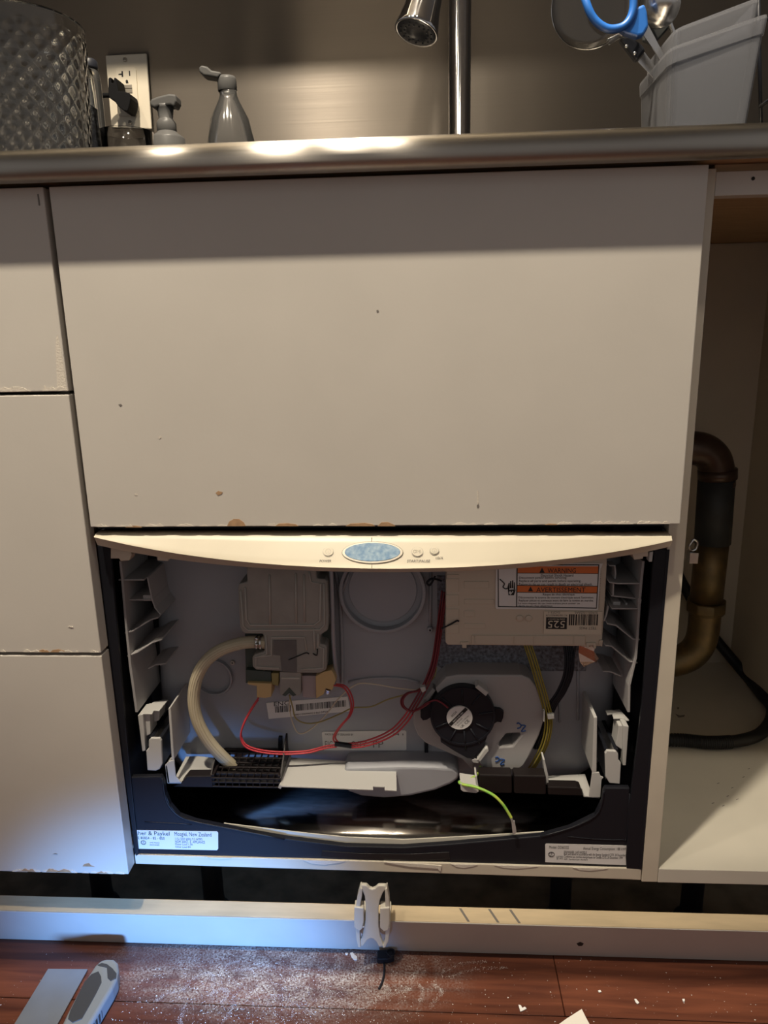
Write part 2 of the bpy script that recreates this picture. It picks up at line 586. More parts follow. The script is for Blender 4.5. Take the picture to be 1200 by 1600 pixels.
def spline(p, sub, closed=False):
    n = len(p)
    out = []
    for i in range(n if closed else n - 1):
        if closed:
            a, b_, c, d = p[(i - 1) % n], p[i], p[(i + 1) % n], p[(i + 2) % n]
        else:
            a, b_, c, d = p[max(i - 1, 0)], p[i], p[i + 1], p[min(i + 2, n - 1)]
        for k in range(sub):
            t = k / sub
            out.append(0.5 * ((2 * b_) + (c - a) * t + (2 * a - 5 * b_ + 4 * c - d) * t * t + (3 * b_ - a - 3 * c + d) * t ** 3))
    if not closed:
        out.append(p[-1])
    return out


WORLD_LOC = {}


def attach(o, parent):
    o.parent = parent
    w = WORLD_LOC.get(parent.name, Vector((0, 0, 0)))
    o.matrix_parent_inverse = Matrix.Translation(-w)


def thing(name, label, cat, loc, group=None):
    o = bpy.data.objects.new(name, None)
    o.empty_display_size = 0.02
    o.location = loc
    COL.objects.link(o)
    WORLD_LOC[o.name] = Vector(loc)
    o['label'] = label
    o['category'] = cat
    if group:
        o['group'] = group
    return o


def stuff(o):
    o['kind'] = 'stuff'
    return o


def tag(o, label, cat, group=None):
    o['label'] = label
    o['category'] = cat
    if group:
        o['group'] = group
    return o


def ellipse(cx, cz, rx, rz, n=32, a0=0, a1=360):
    return [(cx + rx * math.cos(math.radians(a0 + (a1 - a0) * k / n)), cz + rz * math.sin(math.radians(a0 + (a1 - a0) * k / n))) for k in range(n + (0 if a1 - a0 == 360 else 1))]


def shift(pts, dx, dy, dz):
    return [(p[0] + dx, p[1] + dy, p[2] + dz) for p in pts]


def flakes(b, n, x0, x1, z, y, r0, r1, up=1):
    """irregular shallow paint chips along an edge."""
    for _ in range(n):
        cx = random.uniform(x0, x1)
        w = random.uniform(r0, r1) * random.uniform(1, 3)
        h = random.uniform(r0, r1)
        pts = [(cx - w, z), (cx - w * random.uniform(.3, .8), z + up * h * random.uniform(.3, .9)), (cx + w * random.uniform(-.2, .3), z + up * h), (cx + w * random.uniform(.4, .8), z + up * h * random.uniform(.2, .7)), (cx + w, z)]
        b.prism(pts, y - 0.0003 - random.random() * 0.0004, y + 0.0002)

# ================================================================ the setting
flo = B('dark_ground').box(-2.6, 2.6, -2.6, 0.62, -0.06, -0.012).build('floor')
flo['kind'] = 'structure'
proto = {}
row = 0
y = 0.058
while y > -1.55:
    x = -1.6 + (row * 0.37) % 0.9 - 0.9
    while x < 1.6:
        a, b_ = max(x, -1.6), min(x + 0.9, 1.6)
        if b_ - a > 0.02:
            B('floor_board').box(a + 0.0004, b_ - 0.0004, y - 0.1046, y - 0.0004, -0.012, 0.0).build('plank', flo, bevel=0.0006, segs=1)
        x += 0.9
    y -= 0.105
    row += 1

wal = B('cabinet_beige').box(-1.6, 1.6, 0.60, 0.66, -0.06, 2.45).build('wall_back')
wal['kind'] = 'structure'
B('brushed').box(-1.6, 0.62, 0.588, 0.60, 0.905, 2.0).build('steel_backsplash', wal, uv=True)
B('brushed').box(0.6215, 1.6, 0.588, 0.60, 0.905, 2.0).build('steel_backsplash', wal, uv=True)

sof = B('melamine').box(-1.6, 1.6, 0.262, 0.60, 1.49, 2.455).build('upper_cabinet', wal)
cei = B('room_paint').box(-2.6, 2.6, -2.6, 0.66, 2.46, 2.52).build('ceiling')
cei['kind'] = 'structure'

# ================================================================ worktop
wt = thing('worktop', 'long brushed stainless steel worktop running over the cabinets and the appliance', 'countertop', (0, 0.28, 0.884))
prof = [(0.586, 0.9116), (-0.0170, 0.9116), (-0.0205, 0.9110), (-0.0235, 0.9096), (-0.0262, 0.9074), (-0.0282, 0.9048), (-0.0296, 0.9018), (-0.0303, 0.8985), (-0.0304, 0.8950),
        (-0.0298, 0.8915), (-0.0284, 0.8884), (-0.0262, 0.8862), (-0.0235, 0.8848), (-0.0205, 0.8842), (-0.0165, 0.8842), (-0.0140, 0.8855), (-0.0130, 0.8890), (-0.0125, 0.9085), (0.586, 0.9085)]
ls = B('lip_steel').prism(prof, -1.4, 1.2, axis='X').build('steel_sheet', wt, uv=True)
for pl in ls.data.polygons:
    pl.use_smooth = abs(pl.normal.x) < 0.5 and pl.center.y < 0.1
B('raw_wood').box(-1.4, 1.2, -0.0115, 0.585, 0.8885, 0.9083).build('plywood_core', wt)

# ================================================================ drawer cabinet on the left
XL = -0.3041
dc = thing('drawer_cabinet', 'white painted base cabinet with three chipped drawer fronts beside the dishwasher', 'cabinet', (-0.62, 0.28, 0))
B('melamine').box(XL - 0.022, XL - 0.012, 0.0270, 0.585, 0.133, 0.884).build('side_panel', dc)
B('melamine').box(-0.92, -0.902, 0.0205, 0.585, 0.133, 0.884).build('side_panel', dc)
B('melamine').box(-0.9015, XL - 0.0205, 0.0205, 0.585, 0.133, 0.151).build('bottom_panel', dc)
for k, (z0, z1) in enumerate(((0.6962, 0.8838), (0.4155, 0.6930), (0.1331, 0.4120))):
    f = B('white_paint').box(-0.92, XL, 0.0, 0.0195, z0, z1).build('drawer_front', dc, bevel=0.0010)
    ch = B('bare_wood')
    if k == 0:
        ch.use('flaked_paint')
        flakes(ch, 16, -0.42, XL - 0.004, z0 + 0.0008, 0.0, 0.002, 0.0055)
        ch.prism([(XL - 0.011, z0 + 0.001), (XL - 0.0065, z0 + 0.045), (XL - 0.004, z0 + 0.055), (XL - 0.002, z0 + 0.04), (XL - 0.001, z0 + 0.001)], -0.0003, 0.0003)
        ch.use('ink_faint').box(XL - 0.006, XL - 0.0045, -0.0003, 0.0003, z1 - 0.016, z1 - 0.006)
    elif k == 1:
        flakes(ch, 4, -0.37, -0.345, z0 + 0.0008, 0.0, 0.002, 0.004)
        ch.use('flaked_paint')
        flakes(ch, 12, -0.45, XL - 0.004, z0 + 0.0008, 0.0, 0.0015, 0.003)
        flakes(ch, 2, -0.336, -0.330, z0 + 0.030, 0.0, 0.001, 0.002)
    else:
        flakes(ch, 12, -0.44, -0.375, z0 + 0.0010, 0.0, 0.002, 0.005)
        flakes(ch, 3, -0.37, XL - 0.008, z0 + 0.0010, 0.0, 0.0015, 0.003)
        flakes(ch, 1, -0.352, -0.350, z0 + 0.010, 0.0, 0.003, 0.005)
        ch.use('ink_faint')
        flakes(ch, 1, -0.391, -0.389, z0 + 0.026, 0.0, 0.0012, 0.002)
        ch.use('flaked_paint')
        flakes(ch, 20, -0.44, XL - 0.004, z0 + 0.0006, 0.0, 0.002, 0.004)
    stuff(ch.build('chipped_paint', f))


def leg(parent, x, yy, top):
    b = B('black_plastic')
    b.lathe([(0, 0), (0.021, 0), (0.022, 0.004), (0.020, 0.010), (0.0145, 0.016), (0.0135, 0.03), (0.0135, top - 0.012), (0.024, top - 0.006), (0.024, top), (0, top)],
            (x, yy, -0.012), seg=20)
    return b.build('leg', parent)


leg(dc, -0.396, 0.105, 0.144)
leg(dc, -0.84, 0.105, 0.144)
leg(dc, -0.396, 0.50, 0.144)

# ================================================================ dishwasher base board with its legs
db = thing('base_cabinet_board', 'thin white board with a chipped front edge under the dishwasher on black legs', 'board', (0, 0.28, 0))
p = B('melamine')
p.prism([(XL, 0.1305), (0.280, 0.1245), (0.2935, 0.1240), (0.2935, 0.1395), (XL, 0.1435)], 0.0205, 0.58).build('shelf_board', db, bevel=0.0008)
ch = B('bare_wood')
tp = lambda x: 0.1435 + (x - XL) * (0.1395 - 0.1435) / (0.2935 - XL)
for x0, w, h in ((-0.075, 0.05, 0.006), (0.02, 0.045, 0.004), (0.09, 0.03, 0.005), (0.15, 0.05, 0.004), (0.235, 0.04, 0.004), (-0.20, 0.03, 0.002)):
    ch.use('flaked_paint')
    ch.prism([(x0 - w / 2, tp(x0) - 0.0002), (x0 - w * .3, tp(x0) - h * .8), (x0, tp(x0) - h), (x0 + w * .35, tp(x0) - h * .5), (x0 + w / 2, tp(x0) - 0.0004)], 0.0198, 0.0206)
ch.use('flaked_paint').prism([(-0.004,0.1418),(0.0411,0.1403),(0.0635,0.1383),(0.062,0.1303),(0.059,0.1346),(0.026,0.1364)], 0.0192, 0.0206)
stuff(ch.build('chipped_paint', db))
leg(db, -0.240, 0.10, 0.140)
leg(db, 0.219, 0.10, 0.135)
leg(db, -0.240, 0.50, 0.140)
leg(db, 0.219, 0.50, 0.135)

# ================================================================ open sink cabinet on the right
sc = thing('sink_cabinet', 'open cream cabinet on the right with its door removed and drain pipe inside', 'cabinet', (0.6, 0.28, 0))
B('melamine').prism([(0.0205, 0.122), (0.585, 0.122), (0.585, 0.884), (0.0205, 0.884)], 0.2945, 0.3124, axis='X').build('side_panel', sc, bevel=0.0006)
B('cabinet_beige').box(0.600, 0.618, 0.0205, 0.585, 0.1405, 0.884).build('side_panel', sc)
B('shelf_white').box(0.3128, 0.618, 0.0205, 0.585, 0.1215, 0.1400).build('bottom_panel', sc, bevel=0.0006)
B('cabinet_beige').box(0.3128, 0.5998, 0.557, 0.570, 0.1405, 0.868).build('back_panel', sc)
rl = B('white_paint').box(0.3128, 0.5998, 0.0215, 0.0395, 0.8609, 0.8814).build('top_rail', sc, bevel=0.0006)
B('ink').lathe([(0, 0), (0.0016, 0), (0.0016, 0.0006), (0, 0.0006)], (0.3457,0.021,0.8746), axis=(0, 1, 0), seg=12).build('screw_hole', rl)
B('raw_wood').box(0.3128, 0.5998, 0.0400, 0.556, 0.8690, 0.8830).build('top_board', sc)
B('raw_wood').box(0.3128, 0.5998, 0.0260, 0.0395, 0.8812, 0.8880).build('batten', sc)
ph = B('ink')
for (yy, zz) in ((0.44, 0.60), (0.44, 0.568), (0.47, 0.570), (0.40, 0.565), (0.36, 0.64), (0.43, 0.535)):
    ph.lathe([(0, 0), (0.0025, 0), (0.0025, 0.0005), (0, 0.0005)], (0.5995, yy, zz), axis=(1, 0, 0), seg=10)
ph.split('pin_hole', sc)
mk = B('ink_faint')
mk.prism([(0.4436,0.3723),(0.4487,0.3665),(0.4574,0.3686),(0.4544,0.3626),(0.4448,0.3605)], 0.1398, 0.1403, axis='Z')
mk.prism([(0.4532,0.3929),(0.4563,0.393),(0.4543,0.3868),(0.4512,0.3867)], 0.1398, 0.1403, axis='Z')
for q in [(0.4392,0.1854),(0.4412,0.1574),(0.4541,0.1758),(0.4793,0.201),(0.4943,0.2209),(0.4165,0.142),(0.4277,0.137),(0.4509,0.1509)]:
    mk.prism([(q[0], q[1]), (q[0] + 0.004, q[1] + 0.002), (q[0] + 0.0045, q[1] + 0.0035), (q[0] + 0.001, q[1] + 0.0015)], 0.1398, 0.1402, axis='Z')
stuff(mk.build('scuff_mark', sc))
leg(sc, 0.388, 0.105, 0.1325)
leg(sc, 0.580, 0.105, 0.1325)
leg(sc, 0.388, 0.50, 0.1325)

# ---- drain pipe
dp = thing('drain_pipe', 'old brass and black drain pipe bending down inside the open cabinet', 'pipe', (0.5056,0.4,0.1997))
YP = 0.40
top = [(0.4067,0.4,0.564),(0.4394,0.4,0.5655),(0.4612,0.4,0.5624),(0.4773,0.4,0.5496),(0.4848,0.4,0.528),(0.4877,0.4,0.5063)]
B('bronze').tube(top, 0.0255, 20, sub=6).build('elbow', dp)
B('bronze').tube([(0.4853,0.4,0.5329),(0.4866,0.4,0.5181)], 0.0280, 20, sub=1).build('collar', dp)
B('rubber').tube([(0.4853,0.4,0.5221),(0.4878,0.4,0.4174)], 0.0265, 20, sub=1).build('rubber_sleeve', dp)
B('brass').tube([(0.4876,0.4,0.4194),(0.4863,0.4,0.3207)], 0.0245, 20, sub=1).build('tailpiece', dp)
un = B('brass')
un.tube([(0.4871,0.4,0.3228),(0.4876,0.4,0.3056)], 0.0305, 8, sub=1)
un.tube([(0.4875,0.4,0.3088),(0.4875,0.4,0.3023)], 0.0275, 20, sub=1)
un.build('union_nut', dp, bevel=0.002)
B('brass').tube([(0.4862,0.4,0.3099),(0.4865,0.4,0.2718),(0.4816,0.4,0.2465),(0.4671,0.4,0.2275),(0.4416,0.4,0.2172),(0.4114,0.4,0.2148)], 0.0240, 20, sub=6).build('trap_bend', dp)
cl = B('steel')
cl.tube([(0.4487,0.38,0.4235),(0.453,0.38,0.4286),(0.4582,0.38,0.4235),(0.4561,0.38,0.4133),(0.4496,0.38,0.4113),(0.4463,0.38,0.4174)], 0.0022, 8, closed=True)
cl.box(0.4457, 0.4581, 0.372, 0.388, 0.3929, 0.4093)
cl.build('hose_clamp', dp, bevel=0.001)

hz = 0.1405 + 0.0095
hp = [(0.347,0.2753,0.15),(0.4176,0.2787,0.15),(0.457,0.2727,0.15),(0.4999,0.2771,0.15),(0.5397,0.2954,0.15),(0.5726,0.3326,0.15),(0.5955,0.378,0.15),(0.5976,0.4201,0.15)]
hp += [(0.605,0.5,0.1444),(0.5807,0.515,0.1738),(0.5502,0.525,0.2119),(0.5197,0.535,0.2623),(0.4832,0.54,0.3263),(0.4524,0.54,0.3733)]
dh = B('hose_black')
dh.tube(hp, 0.0090, 14, sub=7)
c = spline([Vector(q) for q in hp], 14)
for i in range(2, 40, 1):
    t = (c[i + 1] - c[i - 1]).normalized()
    dh.lathe([(0.0088, -0.0012), (0.0098, -0.0006), (0.0098, 0.0006), (0.0088, 0.0012)], c[i], axis=t, seg=14)
tag(dh.build('drain_hose'), 'black corrugated hose lying in a loop on the white cabinet shelf', 'hose')

# ================================================================ dishwasher: chassis, closed upper drawer
dw = thing('dishwasher', 'built-in two drawer dishwasher, upper drawer closed behind a plain white chipped panel', 'dishwasher', (0, 0.28, 0.145))
f = B('white_paint').box(-0.2985, 0.2985, 0.0, 0.0195, 0.5567, 0.8838).build('front_panel', dw, bevel=0.0010)
ch = B('flaked_paint')
flakes(ch, 46, -0.29, 0.29, 0.5573, 0.0, 0.0015, 0.0032)
ch.use('bare_wood')
ch.prism([(-0.1549,0.5573),(-0.1525,0.562),(-0.1477,0.5647),(-0.1418,0.5646),(-0.1374,0.5612),(-0.1356,0.5572)], -0.0005, 0.0002)
ch.prism([(-0.1053,0.557),(-0.1012,0.5597),(-0.0919,0.56),(-0.0841,0.5589),(-0.0816,0.5569)], -0.0005, 0.0002)
ch.prism([(-0.0332,0.5566),(-0.0279,0.5593),(-0.0136,0.5599),(-0.0058,0.5585),(-0.0033,0.5564)], -0.0005, 0.0002)
ch.prism([(-0.0007,0.5564),(0.0033,0.5604),(0.0098,0.5607),(0.0149,0.5584),(0.0175,0.5563)], -0.0005, 0.0002)
ch.prism([(-0.2615,0.5565),(-0.2559,0.5585),(-0.2492,0.5581),(-0.244,0.5564)], -0.0005, 0.0002)
ch.prism([(0.1669,0.5569),(0.1706,0.5582),(0.177,0.5578),(0.1795,0.5568)], -0.0005, 0.0002)
ch.prism([(-0.1641,0.5922),(-0.1613,0.5942),(-0.1568,0.5928),(-0.1583,0.5909),(-0.1617,0.5896)], -0.0004, 0.0002)
ch.use('ink_faint')
ch.prism([(0.0988,0.5777),(0.1004,0.5783),(0.1014,0.5764),(0.1001,0.5744),(0.0988,0.5757)], -0.0003, 0.0002)
ch.prism([(-0.2548,0.6825),(-0.2522,0.6831),(-0.251,0.6818),(-0.2531,0.6806)], -0.0003, 0.0002)
ch.prism([(0.003,0.7667),(0.0048,0.7672),(0.0054,0.7655),(0.0035,0.7649)], -0.0003, 0.0002)
ch.use('flaked_paint')
ch.prism([(0.0987,0.5921),(0.0999,0.5921),(0.1007,0.579),(0.0994,0.5784)], -0.0003, 0.0002)
ch.prism([(-0.218,0.6496),(-0.2153,0.6508),(-0.2148,0.6489),(-0.2169,0.6476)], -0.0003, 0.0002)
ch.prism([(-0.2483,0.5916),(-0.2456,0.5922),(-0.2451,0.5902),(-0.2478,0.5902)], -0.0003, 0.0002)
stuff(ch.build('chipped_paint', f))
B('chassis_deep').box(-0.290, 0.288, 0.035, 0.50, 0.560, 0.860).build('upper_tub', dw)

c = B('chassis')
c.prism([(-0.304,0.5301),(-0.29,0.53),(-0.2946,0.3746),(-0.2973,0.2607),(-0.2987,0.1459),(-0.3026,0.1386),(-0.3056,0.3021),(-0.3046,0.3902)], 0.0205, 0.0250)
c.use('chassis_deep')
c.box(-0.3035, -0.3005, 0.0250, 0.45, 0.147, 0.545)
c.box(-0.3005, -0.270, 0.110, 0.113, 0.146, 0.545)
c.build('left_column', dw, bevel=0.0006)
c = B('chassis')
c.prism([(0.2971,0.5244),(0.2817,0.5245),(0.2807,0.3488),(0.2748,0.2194),(0.2751,0.1534),(0.2766,0.1396),(0.2934,0.1383),(0.295,0.349)], 0.0205, 0.0250)
c.use('black_plastic').prism([(0.2971,0.5245),(0.2939,0.5245),(0.2922,0.349),(0.2904,0.1393),(0.2934,0.1385),(0.2949,0.3491)], 0.0200, 0.0206)
c.use('chassis_deep')
c.box(0.2895, 0.2925, 0.0250, 0.45, 0.147, 0.545)
c.box(0.262, 0.2895, 0.110, 0.113, 0.147, 0.545)
c.build('right_column', dw, bevel=0.0006)
c = B('chassis_deep')
c.box(-0.300, 0.290, 0.0205, 0.030, 0.5495, 0.5580)
c.box(-0.2995, 0.2900, 0.4490, 0.455, 0.150, 0.548)
c.split('cavity_liner', dw)

bz = B('chassis')
bz.prism([(-0.2988,0.2475),(-0.262,0.249),(-0.2597,0.2414),(-0.2589,0.226),(-0.255,0.2106),(-0.2455,0.1969),(-0.2269,0.1895),(-0.1928,0.1823),(-0.155,0.1744),(-0.121,0.1682),(-0.0491,0.1594),(0.0187,0.1593),(0.0711,0.1649),(0.1302,0.1724),(0.1777,0.1787),(0.2107,0.1905),(0.2381,0.2072),(0.245,0.2257),(0.2458,0.2389),(0.2477,0.2431),(0.2746,0.2436),(0.2803,0.1476),(0.2773,0.138),(-0.0042,0.1393),(-0.3063,0.1414)], 0.0228, 0.0300)
bz.build('lower_bezel', dw, bevel=0.0012)
rd = B('chassis')
rd.tube([(-0.2878,0.0228,0.1878),(-0.2601,0.0228,0.1866),(-0.2308,0.0228,0.1855)], 0.0007, 6, sub=2)
rd.tube([(-0.2604,0.0228,0.2469),(-0.2601,0.0228,0.2265),(-0.2563,0.0228,0.2102),(-0.2446,0.0228,0.1957),(-0.2267,0.0228,0.1891),(-0.1927,0.0228,0.182),(-0.1209,0.0228,0.1679)], 0.0012, 6, sub=3)
rd.tube([(0.2082,0.0228,0.1791),(0.2395,0.0228,0.1764),(0.2698,0.0228,0.1763),(0.2745,0.0228,0.1815),(0.2748,0.0228,0.2367)], 0.0007, 6, sub=3)
rd.tube([(0.2456,0.0228,0.2394),(0.2449,0.0228,0.2254),(0.238,0.0228,0.2069),(0.2106,0.0228,0.1902),(0.1776,0.0228,0.1784)], 0.0012, 6, sub=3)
rd.split('bezel_rib', dw)
B('black_gloss').prism([(-0.0773,0.1533),(-0.0342,0.1509),(0.0262,0.1515),(0.0725,0.1553),(0.0733,0.1457),(0.026,0.1418),(-0.0344,0.142),(-0.0784,0.1453)], 0.0219, 0.0229).build('gloss_insert', dw, bevel=0.0003)
B('shelf_white').prism([(-0.1949,0.1819),(-0.1412,0.1756),(-0.0954,0.1704),(-0.0497,0.1662),(0.0186,0.1643),(0.0713,0.1686),(0.1309,0.1739),(0.1825,0.179),(0.1827,0.173),(0.131,0.1674),(0.0713,0.159),(0.0184,0.1533),(-0.0502,0.1534),(-0.096,0.1585),(-0.1419,0.1654),(-0.1954,0.1757)], 0.0303, 0.0318).build('pan_lip', dw)
pn = [(0.0322, 0.1605), (0.040, 0.1660), (0.050, 0.1715), (0.062, 0.1755), (0.080, 0.1780), (0.120, 0.1795), (0.448, 0.1800)]
pb = B('pan_steel').prism(pn + [(q[0], q[1] - 0.001) for q in pn[::-1]], -0.297, 0.285, axis='X').build('base_pan', dw)
for pl in pb.data.polygons:
    pl.use_smooth = abs(pl.normal.z) > 0.3


def rating_label(name, box, parent, lines):
    b = B('label_white').prism(box, 0.02245, 0.0229)
    b.use('ink')
    for s, (x0, x1, z0, z1) in lines:
        b.text(s, x0, x1, z0, z1, 0.0223)
    return b


lb = rating_label('rating_label', [(-0.2991,0.1762),(-0.2015,0.1767),(-0.2001,0.175),(-0.2018,0.1528),(-0.2035,0.1506),(-0.301,0.1504)], dw, [
    ('Fisher & Paykel', (-0.3053,-0.259,0.1679,0.1752)),
    ('TYPE 80854 - 85 - 850', (-0.3058,-0.2656,0.1639,0.1675)),
    ('LISTED APPLIANCE', (-0.2844,-0.2725,0.1586,0.1602)),
    ('DISHWASHER', (-0.2847,-0.2728,0.1555,0.1571)),
    ('Mosgiel, New Zealand', (-0.2531,-0.2084,0.1678,0.175)),
    ('115-120V 60Hz 9.3 AMPS', (-0.2527,-0.2199,0.1638,0.1673)),
    ('NOM. 60HZ - E  APPLIANCE', (-0.2531,-0.2171,0.1598,0.1633)),
    ('Motor Load 1.3A', (-0.2534,-0.2321,0.1567,0.1594)),
    ('Other Load 8A', (-0.2537,-0.2348,0.1531,0.1558))])
ring = ellipse(-0.2922, 0.1593, 0.0030, 0.0027, 20)
lb.tube([(q[0], 0.0223, q[1]) for q in ring], 0.0003, 4, closed=True, sub=1)
lb.text('UL', -0.2943,-0.29,0.157,0.1616, 0.0223)
lb.build('rating_label', dw)
lb = rating_label('rating_label', [(0.1837,0.1692),(0.2796,0.1686),(0.2811,0.1423),(0.1838,0.1441),(0.183,0.1675)], dw, [
    ('Model: DD603SS', (0.1875,0.21,0.1627,0.1667)),
    ('Annual Energy Consumption: 188 kWh', (0.2263,0.2753,0.161,0.1661)),
    ('DISHWASHER / LAVE-VAISSELLE', (0.2046,0.2307,0.157,0.1603)),
    ('Built and tested in accordance with the Energy Standard C373, 24 December 1999', (0.2047,0.2801,0.1532,0.1577)),
    ('Conforme aux normes energetiques du Canada C373, 24 December 1999', (0.2049,0.2717,0.1497,0.154)),
    ('NSF / Sanitized per standard', (0.205,0.2319,0.1471,0.1499)),
    ('LISTED', (0.196,0.204,0.1508,0.1531)),
    ('E191', (0.1968,0.2034,0.1482,0.1503))])
ring = ellipse(0.1904, 0.155, 0.0034, 0.0031, 20)
lb.tube([(q[0], 0.0223, q[1]) for q in ring], 0.00035, 4, closed=True, sub=1)
lb.text('UL', 0.1883,0.1921,0.1523,0.1576, 0.0223)
lb.build('rating_label', dw)

# ================================================================ lower dishwasher drawer with its front panel taken off
dd = thing('opened_dishwasher', 'lower dishwasher drawer stripped of its front, grey tub and wiring exposed', 'dishwasher', (0, 0.2, 0.235))

# ---- tub
YT = 0.095
t = B('tub_plastic')
t.prism([(-0.2744,0.51),(0.2732,0.5079),(0.2743,0.2827),(0.2607,0.2214),(0.2345,0.2013),(-0.2529,0.1926),(-0.2823,0.2171),(-0.2889,0.2848)], 0.095, 0.42)
tub = t.build('tub', dd, bevel=0.022, segs=5)
for pl in tub.data.polygons:
    pl.use_smooth = True
rg = B('tub_plastic')
cx, cz = -0.0032, 0.4535
o = ellipse(cx, cz, 0.0505, 0.0505, 48)
i = ellipse(cx, cz, 0.0465, 0.0465, 48)
rg.prism(o, 0.0835, 0.0952, holes=[i])
rg.use('tub_plastic').disc(cx, cz, 0.0400, 0.0925, 0.0952, 40)
rg.build('round_recess', tub, bevel=0.0008)
rg = B('tub_plastic')
cx, cz = -0.2121, 0.3413
rg.prism(ellipse(cx, cz, 0.0235, 0.0235, 36), 0.0885, 0.0952, holes=[ellipse(cx, cz, 0.0215, 0.0215, 36)])
rg.use('black_plastic').lathe([(0, 0), (0.0014, 0), (0.0014, 0.001), (0, 0.001)], (-0.2279,0.0945,0.3225), axis=(0, 1, 0), seg=10)
rg.use('dispenser_ridge').lathe([(0.0012, 0), (0.0028, 0), (0.0028, 0.004), (0.0012, 0.004), (0.0012, 0)], (-0.1876,0.0915,0.3602), axis=(0, 1, 0), seg=14)
rg.build('boss', tub, bevel=0.0005)
rb = B('tub_plastic')
rb.tube([(-0.0579,0.094,0.4784),(-0.054,0.094,0.4427),(-0.0535,0.094,0.3899),(-0.055,0.094,0.3269)], 0.0022, 8, sub=3)
rb.tube([(-0.0416,0.094,0.4744),(-0.0522,0.094,0.4483)], 0.0018, 8, sub=1)
rb.tube([(0.0529,0.094,0.4766),(0.0518,0.094,0.4026)], 0.0020, 8, sub=1)
rb.lathe([(0.0012, 0), (0.0034, 0), (0.0034, 0.006), (0.0012, 0.006), (0.0012, 0)], (0.0518,0.088,0.4052), axis=(0, 1, 0), seg=16)
rb.tube([(0.2251,0.094,0.3789),(0.229,0.094,0.287)], 0.0016, 8, sub=1)
rb.tube([(0.206,0.094,0.3123),(0.2078,0.094,0.2842)], 0.0014, 8, sub=1)
rb.tube([(-0.0469,0.094,0.3346),(-0.0195,0.094,0.3399),(0.0153,0.094,0.3402),(0.0383,0.094,0.3353)], 0.0018, 8, sub=4)
rb.split('moulded_rib', tub)
rb = B('chassis')
rb.prism([(-0.137,0.2606),(-0.1322,0.2607),(-0.1342,0.2238),(-0.1399,0.2237)], 0.0915, 0.0953)
rb.prism([(0.0439,0.2569),(0.0486,0.2569),(0.0484,0.2196),(0.0444,0.2195)], 0.0915, 0.0953)
rb.split('dark_clip', tub, bevel=0.0006)
sp = B('tub_plastic')
sp.prism([(-0.0592,0.216),(-0.0478,0.2047),(-0.0324,0.1988),(-0.0052,0.1966),(0.0258,0.1999),(0.0568,0.2084),(0.0759,0.2176),(0.0851,0.2247),(0.0858,0.2334),(0.0789,0.2402),(0.0569,0.2416),(0.0111,0.2417),(-0.0506,0.2389)], 0.062, 0.24)
sp.build('sump', tub, bevel=0.004, segs=3)
B('galvanised').prism([(0.0603,0.4705),(0.2441,0.4703),(0.2351,0.3522),(0.0729,0.351),(0.0607,0.3576)], 0.0925, 0.0955).build('galvanised_plate', dd)

# ---- barcode and orientation labels stuck on the tub
lb = B('label_white').prism([(-0.15,0.3059),(-0.0491,0.3155),(-0.0459,0.2957),(-0.1481,0.284)], 0.0940, 0.0952)
lb.use('ink')
random.seed(11)
bx0, bx1 = -0.1393, -0.0518
x = bx0
zt0, zt1 = 0.3012, 0.3107
while x < bx1:
    w = random.choice((0.0005, 0.0008, 0.0012))
    zz = zt0 + (zt1 - zt0) * (x - bx0) / (bx1 - bx0)
    if abs(x - (bx0 + 0.022)) > 0.003:
        lb.prism([(x, zz), (x + w, zz), (x + w, zz - 0.0085), (x, zz - 0.0085)], 0.09375, 0.0940)
    x += w + random.choice((0.0005, 0.0007, 0.0011))
lb.textq('ENG', (-0.1405,0.0937,0.3016), (-0.1213,0.0937,0.3036), (-0.1402,0.0937,0.3073))
lb.textq('8801000960214610750', (-0.1157,0.0937,0.2888), (-0.0743,0.0937,0.2937), (-0.1156,0.0937,0.2914))
lb.build('barcode_label', tub)
lb = B('label_white').prism([(-0.0827,0.2654),(-0.081,0.2672),(0.0205,0.2703),(0.022,0.2686),(0.0217,0.2438),(0.0201,0.2429),(-0.0805,0.2414),(-0.082,0.2432)], 0.0940, 0.0952)
lb.use('ink_faint')
lb.text('FIG.', -0.0794,-0.0678,0.2455,0.2546, 0.0937)
lb.text('007', -0.0466,-0.0272,0.246,0.2551, 0.0937)
lb.text('FP', -0.0195,-0.0066,0.2464,0.2554, 0.0937)
lb.use('ink')
lb.text('MADE IN NEW ZEALAND BY', -0.0787,-0.0436,0.2624,0.2651, 0.0937)
lb.text('24 1', 0.0054,0.0181,0.2635,0.2663, 0.0937)
lb.build('tub_label', tub)

# ---- side mouldings with their ribs
sm = B('grey_plastic')
xl = [(-0.2857,0.5088),(-0.2856,0.4895),(-0.2867,0.4533),(-0.2874,0.4264),(-0.2876,0.3833),(-0.2869,0.3553),(-0.2863,0.3251)]
xr = [(-0.2882,0.5088),(-0.2882,0.4895),(-0.2893,0.4533),(-0.29,0.4264),(-0.2906,0.3833),(-0.2899,0.3552),(-0.2893,0.3251)]
sm.prism(xl + xr[::-1], 0.0345, 0.110)
for ln, y0 in (([(-0.2918,0.4863),(-0.2626,0.4863)], 0.036), ([(-0.289,0.4589),(-0.2588,0.459)], 0.046), ([(-0.2922,0.4225),(-0.283,0.4249),(-0.2601,0.439),(-0.2517,0.4413)], 0.037),
               ([(-0.2923,0.3941),(-0.2805,0.3989),(-0.2606,0.4116),(-0.2499,0.4148)], 0.037), ([(-0.2754,0.3725),(-0.2658,0.3774),(-0.2535,0.3791)], 0.050)):
    sm.strip(ln, y0, 0.118, 0.0016)
